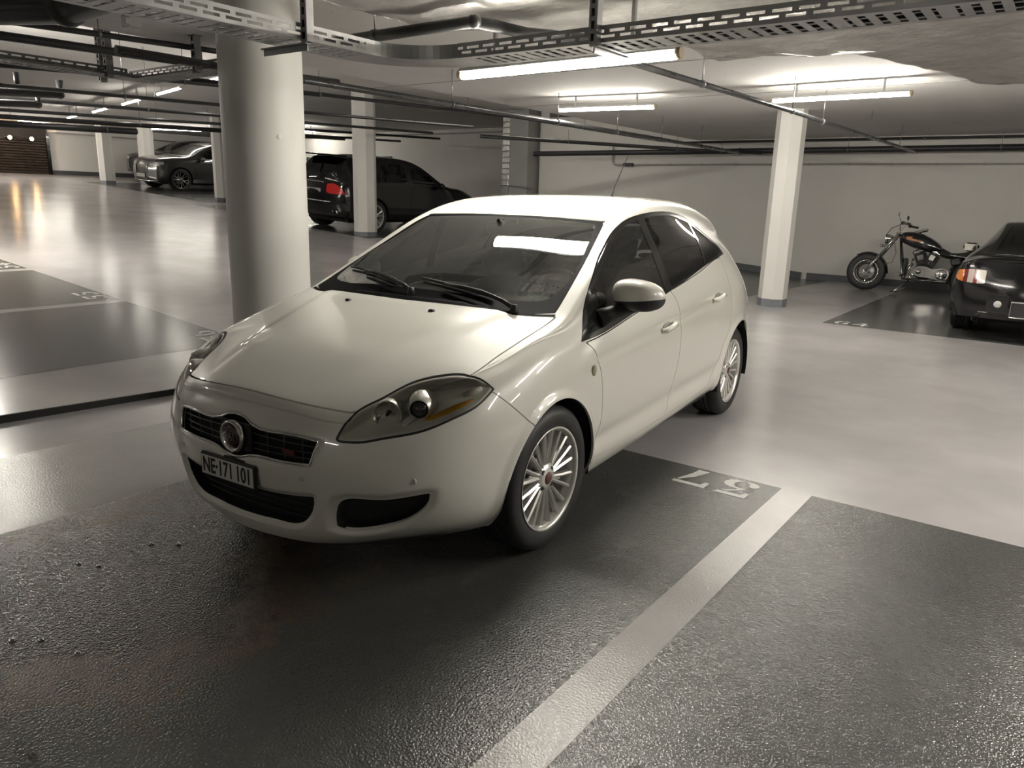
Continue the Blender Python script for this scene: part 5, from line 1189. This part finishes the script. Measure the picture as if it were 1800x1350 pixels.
lamp((-28.6, 7.4, 3.30), (-27.1, 7.4, 3.30), 'added lamp in front of the roller door, left of the picture', CEIL2, power=650)  # added out of view to brighten the far wall
lamp((-28.3, 10.9, 3.42), (-28.3, 12.4, 3.42), 'short added lamp before the far wall, behind the pipes', CEIL2, power=60)  # extra lamp put in to light the far wall
lamp((-24.2, 18.6, 3.40), (-22.8, 18.6, 3.40), 'added alcove lamp hidden behind the large column', CEIL2, power=70)  # added lamp, kept out of sight, brightens the alcove wall
lamp((-10.2, 12.6, 3.45), (-8.8, 12.6, 3.45), 'added lamp above the ramp hidden by the low ceiling edge', CEIL2, power=80)  # unseen lamp added to light the wall behind the black SUV
# lamps outside the picture: continued rows and added fill lamps
lamp((-12.2, 3.85, 2.85), (-10.75, 3.45, 2.85), 'lamp over the bays left of the picture', CEIL2, power=430)
lamp((-12.6, -1.6, 2.85), (-11.1, -1.7, 2.85), 'added fill lamp over the bays left of the picture, further back', CEIL2, power=200)  # added fill for the grey floor, left bays and bumper
lamp((.9, 3.76, 2.2), (2.4, 3.74, 2.2), 'lamp beside the cable tray right of the picture', 2.485, .027)
lamp((1.6, 8.3, 2.52), (3.1, 8.25, 2.52), 'lamp right of the picture in the aisle row', CEIL, power=200)
lamp((5.6, 9.1, 2.63), (7.1, 9.05, 2.63), 'second lamp right of the picture in the aisle row', CEIL)
lamp((.6, 5.6, 2.42), (2.1, 5.6, 2.42), 'lamp right of the picture over the near side of the aisle', 2.485, power=210)
lamp((-2.2, -4.6, 2.63), (-.7, -4.6, 2.63), 'added fill lamp behind the photographer', CEIL, power=60)  # unseen lamp added as soft fill from behind the camera
# --- cable trays
def tray(parent, a, b, w, side_h=.07, pitch=.062, m=galv):
    """straight perforated tray from a to b (centre line of the bottom), level"""
    a = np.array(a, float); b = np.array(b, float); d = b - a; L = np.linalg.norm(d); an = math.atan2(d[1], d[0]); R = rotz(an)
    def put(q, nm):
        q.v = [tuple(np.array(p) @ R.T + a) for p in q.v]; return q.build(nm, m, parent)
    q = MB(); t = .003
    for y in (-w / 2 + .02, w / 2 - .02): q.box((L / 2, y, 0), (L, .04, t))
    n = int(L / pitch)
    for i in range(n + 1):
        x = min(L - .012, max(.012, L * i / n)); q.box((x, 0, .0005), (.034 if i % 6 else .06, w - .05, t)) if i % 1 == 0 else None
    for y in (-w * .16, w * .16): q.box((L / 2, y, .001), (L, .012, t))
    put(q, 'tray_bottom')
    for s in (-1, 1):
        q = MB(); y = s * w / 2
        for z, hh in ((.008, .016), (.034, .010), (.061, .018)): q.box((L / 2, y, z), (L, t, hh))
        m2 = int(L / .105)
        for i in range(m2 + 1):
            x = L * i / max(1, m2); q.box((min(L - .014, max(.014, x)), y, .0225), (.028, t, .014)); x2 = min(L - .014, max(.014, x + .05)); q.box((x2, y, .0455), (.028, t, .014))
        q.box((L / 2, y - s * .006, .0695), (L, .014, t)); put(q, 'tray_side')
def channel(parent, base, top, arm=None, w=.042, m=galv, nm='hanger'):
    """slotted U channel post hanging from the ceiling, with an arm under the tray"""
    base = np.array(base, float); H = top - base[2]; q = MB()
    q.box(base + [0, w / 2, H / 2], (w, .003, H))
    for s in (-1, 1):
        q.box(base + [s * w / 2, 0, H / 2], (.003, w, H))
    n = max(2, int(H / .05))
    for s in (-1, 1): q.box(base + [s * w * .36, -w / 2, H / 2], (w * .28, .003, H))
    for i in range(n + 1): q.box(base + [0, -w / 2, H * i / n], (w * .6, .003, .02))
    q.box(base + [0, 0, H], (.11, .09, .006)); o = q.build(nm, m, parent)
    if arm is not None:
        a = np.array(arm, float); q = MB(); L = np.linalg.norm(a); an = math.atan2(a[1], a[0]); R = rotz(an); c = base + a / 2
        q.box(c + [0, 0, -.006], (L, .04, .006), R); q.box(c + [0, 0, -.022], (L, .006, .03), R); q.build('hanger_arm', m, parent)
    return o
T1 = thing('cable_tray', 'galvanised perforated cable tray bending above the white hatchback', 'cable tray', (0, 0, 0))
ZT = 2.172
tray(T1, (-2.788, 3.343, ZT), (2.6, 3.343, ZT), .255); tray(T1, (-3.2585, -.6, ZT), (-3.2585, 2.916, ZT), .255)
q = MB(); cx, cy = -3.355, 3.455; n = 14
# bend: inner radius corner around (-3.355,3.455)... outer wall curved
P = []; ang = np.linspace(math.pi, math.pi / 2, n + 1); cb_ = np.array([-2.788, 2.916])
inner = [cb_ + .40 * np.array([math.cos(t), math.sin(t)]) * [1, 1] for t in ang]; outer = [cb_ + .655 * np.array([math.cos(t), math.sin(t)]) for t in ang]
inn = [(cb_[0] + .343 * math.cos(t), cb_[1] + .2995 * math.sin(t)) for t in ang]; out = [(cb_[0] + .598 * math.cos(t), cb_[1] + .5545 * math.sin(t)) for t in ang]
for i in range(n):
    q.add([(*inn[i], ZT), (*out[i], ZT), (*out[i + 1], ZT), (*inn[i + 1], ZT)], [(0, 1, 2, 3)])
q.build('bend_bottom', galv, T1)
for nm, L_ in (('bend_wall', inn), ('bend_wall', out)):
    q = MB()
    for i in range(n): q.add([(*L_[i], ZT), (*L_[i + 1], ZT), (*L_[i + 1], ZT + .07), (*L_[i], ZT + .07)], [(0, 1, 2, 3)], True)
    q.build(nm, galv, T1)
channel(T1, (-3.11, 2.498, ZT - .012), 2.478, (-.34, 0, 0)); channel(T1, (-1.942, 3.192, ZT - .012), 2.478, (0, .32, 0)); channel(T1, (.5, 3.192, ZT - .012), 2.478, (0, .32, 0)); channel(T1, (-3.11, .6, ZT - .012), 2.478, (-.34, 0, 0))
# cables lying in the tray
for j, (dy, r) in enumerate(((-.06, .010), (.0, .013), (.07, .009))):
    rnd = random.Random(j); q = MB(); q.tube([(x, 3.343 + dy + rnd.uniform(-.015, .015), ZT + .006 + r) for x in np.arange(-2.7, 2.4, .25)], r, 6); tag(q.build('cable', pipe_m), ['black cable along the near side of the cable tray', 'thick black cable in the middle of the cable tray', 'thin black cable along the far side of the cable tray'][j], 'cable', 'cables in the tray')
T2 = thing('cable_tray', 'dark perforated cable tray further back, left of the large column', 'cable tray', (0, 0, 0))
tray(T2, (-9.6, 1.0, 2.78), (-7.95, 3.95, 2.55), .28, m=galvd) if False else None
tray(T2, (-7.75, -.5, 2.49), (-7.75, 3.95, 2.49), .28, m=galvd); tray(T2, (-7.75, 4.18, 2.49), (-5.95, 4.18, 2.49), .28, m=galvd)
q = MB(); q.box((-7.76, 4.1, 2.49), (.27, .36, .004)); q.box((-7.89, 4.1, 2.525), (.004, .4, .07)); q.box((-7.75, 4.315, 2.525), (.28, .004, .07)); q.build('bend_bottom', galvd, T2)
for bx, by in ((-7.56, 2.6), (-7.56, 3.75), (-6.50, 4.0), (-6.08, 4.0)): channel(T2, (bx, by, 2.46), CEIL if bx > -7 else CEIL2, m=galvd, w=.06)
channel(T2, (-8.0, 3.9, 2.46), CEIL2, m=galvd, w=.06)
# --- pipes
def pipe(pts, r, label, hang=None, m=pipe_m, clamps=(), top=CEIL, seg=12, name='pipe', group='black pipes under the ceiling', fittings=()):
    c = np.array(pts[0], float); root = thing(name, label, 'pipe', tuple(c), 0., group)
    P = [np.array(p, float) - c for p in pts]
    q = MB(); q.tube(P, r, seg); q.build('pipe_run', m, root)
    for t in clamps:
        # position along the polyline
        L = [np.linalg.norm(P[i + 1] - P[i]) for i in range(len(P) - 1)]; s = t * sum(L); i = 0
        while i < len(L) - 1 and s > L[i]: s -= L[i]; i += 1
        d = (P[i + 1] - P[i]) / L[i]; x = P[i] + d * s
        q = MB(); q.tube([x - d * .014, x + d * .014], r + .006, seg); q.build('pipe_clamp', galvd, root)
        if top - c[2] - x[2] > .02: q = MB(); q.tube([x + [0, 0, r], (x[0], x[1], top - c[2])], .005, 6); q.build('hanger_rod', steel, root)
    for i in fittings: q = MB(); q.sphere(P[i], r * 1.18, 12, 8); q.build('pipe_elbow', m, root)
    return root
pipe([(-2.78, 5.0, 2.42), (-2.66, 8.3, 2.42), (-2.60, 15.3, 2.42)], .024, 'steel pipe running from the lamp towards the wall past the right column', clamps=(.12, .33, .44, .66, .86), m=noisy('pipe_steel', (.13, .13, .135), .28, 8, .15, metal=.8))
pipe([(-5.72, 2.9, 2.41), (-5.60, 7.8, 2.41), (-5.55, 14.6, 2.41)], .030, 'long dark pipe passing behind the large column towards the back wall', clamps=(.1, .3, .47, .6, .72, .85), m=MATS['pipe_steel'])
pipe([(-7.6, 4.6, 2.55), (-7.6, 10.2, 2.71), (-7.6, 15.6, 2.72)], .022, 'thin black pipe at the edge of the low ceiling', clamps=(.15, .4, .7), top=CEIL2)
pipe([(-10.2, 14.4, 2.42), (-5.9, 15.6, 2.50), (6, 15.62, 2.52)], .055, 'thick black pipe along the top of the back wall', clamps=(.25, .4, .55, .7, .85), fittings=(1,))
pipe([(-7.2, 15.75, 2.70), (6, 15.8, 2.70)], .022, 'thin black pipe above the thick one on the back wall', clamps=(.15, .35, .55, .75))
pipe([(-9.4, 11.5, 2.56), (-6.6, 15.2, 2.50), (-5.4, 15.5, 2.46)], .034, 'black pipe slanting into the back wall pipes', clamps=(.3, .7))
pipe([(-9.8, -.5, 2.44), (-10, 3.73, 2.53), (-10, 6.5, 2.61), (-10, 12, 2.78)], .024, 'first thin black pipe crossing the ramp ceiling', clamps=(.2, .45, .65), top=CEIL2)
pipe([(-12, 0, 2.46), (-12, 4.95, 2.59), (-12, 7.67, 2.66), (-12, 13, 2.80)], .026, 'second thin black pipe crossing the ramp ceiling', clamps=(.3, .5, .7), top=CEIL2)
pipe([(-14.5, 0, 2.45), (-14.5, 5.36, 2.62), (-14.5, 9.33, 2.75), (-14.5, 16, 2.95)], .028, 'third thin black pipe crossing the ramp ceiling', clamps=(.3, .5, .7), top=CEIL2)
pipe([(-17, 1, 2.57), (-17, 6.27, 2.71), (-17, 10.55, 2.83), (-17, 17, 3.0)], .03, 'fourth thin black pipe crossing the ramp ceiling', clamps=(.3, .5, .7), top=CEIL2)
pipe([(-19.5, 1, 2.70), (-19.5, 7.0, 2.85), (-19.5, 17, 3.10)], .03, 'fifth thin black pipe crossing the ramp ceiling', clamps=(.4, .7), top=CEIL2)
pipe([(-21, 3, 2.72), (-21, 7.72, 2.82), (-21, 11.0, 2.90)], .08, 'thick black pipe far back left of the leftmost column', clamps=(.5, .9), top=CEIL2)
pipe([(-7.2, .5, 2.58), (-7.2, 2.73, 2.61), (-7.2, 4.16, 2.64), (-7.2, 6.2, 2.70)], .036, 'black pipe beside the dark cable tray', clamps=(.3, .7), top=CEIL)
pipe([(-6.6, 1.9, 2.60), (-6.6, 2.74, 2.63), (-6.6, 4.15, 2.68), (-6.6, 5.2, 2.70)], .024, 'thin black pipe above the dark cable tray', clamps=(.4, .75), top=CEIL)
pipe([(-8.5, .5, 2.44), (-8.5, 3.19, 2.55), (-8.5, 3.89, 2.59), (-8.5, 7, 2.72)], .024, 'thin black pipe below the dark cable tray', clamps=(.4, .7), top=CEIL2)
pipe([(-10.5, 3.2, 2.46), (-10.5, 4.57, 2.55), (-10.5, 4.58, 2.72)], .045, 'upper of two black U-shaped pipes at the left edge', fittings=(1,), group='U-shaped pipes')
pipe([(-10.64, 3.2, 2.34), (-10.64, 4.36, 2.42), (-10.64, 4.37, 2.56)], .042, 'lower of two black U-shaped pipes at the left edge', fittings=(1,), group='U-shaped pipes')
pipe([(-10.5, 4.1, 2.575), (-10.5, 4.1, 2.75)], .03, 'short upright black pipe at the left edge', group='U-shaped pipes')
pipe([(-6.6, 1.52, 2.50), (-4.92, 2.23, 2.47), (-4.55, 2.25, 2.49), (-3.82, 2.08, 2.51)], .098, 'very thick black drain pipe at the top left corner', clamps=(.15,), seg=24, fittings=(1,))
pipe([(-4.1, 3.46, 2.40), (-2.93, 3.52, 2.42), (-2.86, 3.92, 2.42), (-2.6, 4.3, 2.42)], .034, 'black elbow pipe between the foil duct and the cable tray', fittings=(1,), clamps=(.2,))
# wall conduit with a drop and a junction box
cd = thing('conduit', 'grey conduit along the back wall with a drop and black junction box', 'conduit', (0, 15.97, 0))
q = MB(); q.tube([(-9.05, -.03, 2.66), (-9.05, -.03, 2.32), (-9.0, -.03, 2.265), (-8.9, -.03, 2.255), (-8.2, -.03, 2.255), (8, -.03, 2.258)], .016, 8); q.build('conduit_run', noisy('conduit_grey', (.30, .29, .27), .5, 5, .1), cd)
for x in np.arange(-7.6, 6, .75): q = MB(); q.box((x, -.018, 2.2565), (.03, .036, .045)); q.build('conduit_clip', MATS['conduit_grey'], cd)
q = MB(); q.box((-8.62, -.04, 2.255), (.26, .08, .07), bev=.015); q.build('junction_box', pipe_m, cd)
# --- foil ducts
foil = mat('duct_foil', (.60, .59, .57), .32, .75); _t = NT(foil); _v = _t.coord('Object'); _n = _t.noise(_v, 5., 5, .65)
_t.l(_t.ramp(_n, [(.3, (.38, .37, .35)), (.7, (.68, .67, .64))]), _t.b.inputs['Base Color']); _t.bump(_t.noise(_v, 26., 5, .6), .35, .02)
def duct(name, poly, z0, z1, label, seed=1, amp=.012, sc=3.2):
    import bmesh
    bm = bmesh.new(); lo = [bm.verts.new((x, y, z0)) for x, y in poly]; hi = [bm.verts.new((x, y, z1)) for x, y in poly]; n = len(poly)
    bm.faces.new(lo[::-1]); bm.faces.new(hi)
    for i in range(n): bm.faces.new((lo[i], lo[(i + 1) % n], hi[(i + 1) % n], hi[i]))
    bmesh.ops.triangulate(bm, faces=bm.faces)
    for _ in range(6):
        ed = [e_ for e_ in bm.edges if e_.calc_length() > .09]
        if not ed or len(bm.faces) > 60000: break
        bmesh.ops.subdivide_edges(bm, edges=ed, cuts=1); bmesh.ops.triangulate(bm, faces=[f_ for f_ in bm.faces if len(f_.verts) > 3])
    from mathutils import noise
    bm.normal_update()
    for v in bm.verts:
        p_ = v.co * 3.2 + Vector((seed * 7.1, 0, 0)); d = noise.noise(p_) + .5 * noise.noise(p_ * 2.3) + .25 * abs(noise.noise(p_ * 5.))
        v.co += v.normal * d * amp
    me = bpy.data.meshes.new(name); bm.to_mesh(me); bm.free(); o = link(name, me, foil); tag(o, label, 'duct', 'foil wrapped air ducts'); return o
duct('air_duct', [(-3.62, -.5), (-3.62, 3.85), (-3.02, 4.36), (3.0, 4.36), (3.0, 1.6), (-1.2, 1.6), (-1.2, -.5)], 2.50, 2.735, 'crumpled foil wrapped air duct above the cable tray', 1, .014)
duct('air_duct', [(-2.46, 4.75), (-2.42, 5.78), (-1.97, 5.80), (-1.52, 5.97), (-1.36, 6.2), (-.88, 7.78), (-.77, 7.92), (3.0, 7.92), (3.0, 4.75)], 2.505, 2.735, 'foil wrapped air duct behind the cable tray, top right', 3, .018)
# --- pilaster with a metal riser, detector
ps = thing('pilaster', 'grey pilaster with a narrow ribbed metal riser in the back corner', 'pilaster', (-11.68, 15.85, 0))
q = MB(); q.box((.16, 0, 1.77), (.56, .5, 3.54)); q.build('pilaster_body', noisy('pilaster_grey', (.30, .30, .29), .6, 3, .06), ps)
q = MB()
for i in range(13): q.box((-.26, -.18, 1.80 + i * .14), (.22, .10, .136), bev=.018)
q.build('metal_riser', noisy('riser_metal', (.66, .65, .62), .3, 8, .2, metal=.7), ps)
q = MB(); q.box((-.26, -.18, .90), (.22, .1, 1.6)); q.build('riser_foot', noisy('riser_dull', (.34, .36, .37), .45, 6, .2, metal=.5), ps)
q = MB(); q.tube([(-.38, -.25, 1.74), (-.1, -.29, 1.74), (.44, -.29, 1.70), (.5, -.1, 1.66)], .014, 6); q.build('riser_strap', steel, ps)
q = MB(); q.box((-6.2, 3.28, CEIL - .05), (.12, .10, .09), bev=.01); q.box((-6.14, 3.22, CEIL - .06), (.02, .04, .05), bev=.005); tag(q.build('detector_box', noisy('detector_white', (.5, .5, .48), .5, 8, .05)), 'small pale detector box under the ceiling near the drain pipe', 'detector')
# --- roller door with two spotlights at the far end
gd = struct(bpy.data.objects.new('door_1', None)); COL.objects.link(gd); gd.location = (-30.95, 0, rz(-30.95)); gd['label'] = 'dark roller door with warm spotlights above'
for i in range(13): q = MB(); q.box((0, 9.2, .06 + i * .094), (.05, 7.2, .088), bev=.02); q.build('door_slat', noisy('door_bronze', (.05, .034, .025), .3, 3, .2, metal=.4), gd)
q = MB(); q.box((.02, 12.84, .72), (.12, .1, 1.45)); q.build('door_jamb', mat('gloss_black', (.01, .01, .01), .2), gd)
q = MB(); q.box((-.02, 9.2, 1.50), (.1, 7.3, .50)); q.build('door_header', noisy('header_brown', (.04, .032, .028), .5, 3, .2), gd)
for i, y in enumerate((11.57, 12.27, 10.8)):
    s = thing('spotlight', ['left warm spotlight over the roller door', 'right warm spotlight over the roller door', 'dim warm spotlight at the left picture edge'][i], 'lamp', (-30.80, y, rz(-30.8) + 1.22), 0, 'spotlights over the roller door')
    q = MB(); q.lathe([(.05, .0), (.075, .04), (.075, .02), (.04, -.06), (0, -.07)], axis=0, seg=18); q.build('spot_shell', house_m, s)
    q = MB(); q.sphere((.02, 0, 0), .06, 14, 8); q.build('spot_bulb', mat('spot_warm', (1, .8, .5), .4, emit=(1., .62, .28), estr=60.), s)
    q = MB(); q.box((-.10, 0, .05), (.12, .03, .03)); q.build('spot_arm', house_m, s)
# dark opening in the alcove beyond the grey SUV
q = MB(); q.box((-22.2, 19.46, 2.05), (4.6, .06, 1.35)); struct(q.build('door_2', mat('opening_black', (.008, .009, .01), .5)))
# --- water drops on the dark floor left of the car
_R = random.Random(4)
for i, (x, y) in enumerate(((-3.0, 1.18), (-2.92, 1.22), (-2.55, .86), (-2.62, .80), (-2.38, .90), (-2.0, .62), (-1.72, .58), (-2.95, 1.45), (-2.86, 1.52))):
    q = MB(); q.sphere((0, 0, .003), (.012 + .006 * _R.random(), .008 + .004 * _R.random(), .004), 10, 6); o = q.build('water_drop', glass('water', (.8, .8, .8), 1.33)); o.location = (x, y, .0012)
    tag(o, 'small water drop on the dark floor left of the hatchback', 'water drop', 'water drops on the dark floor')
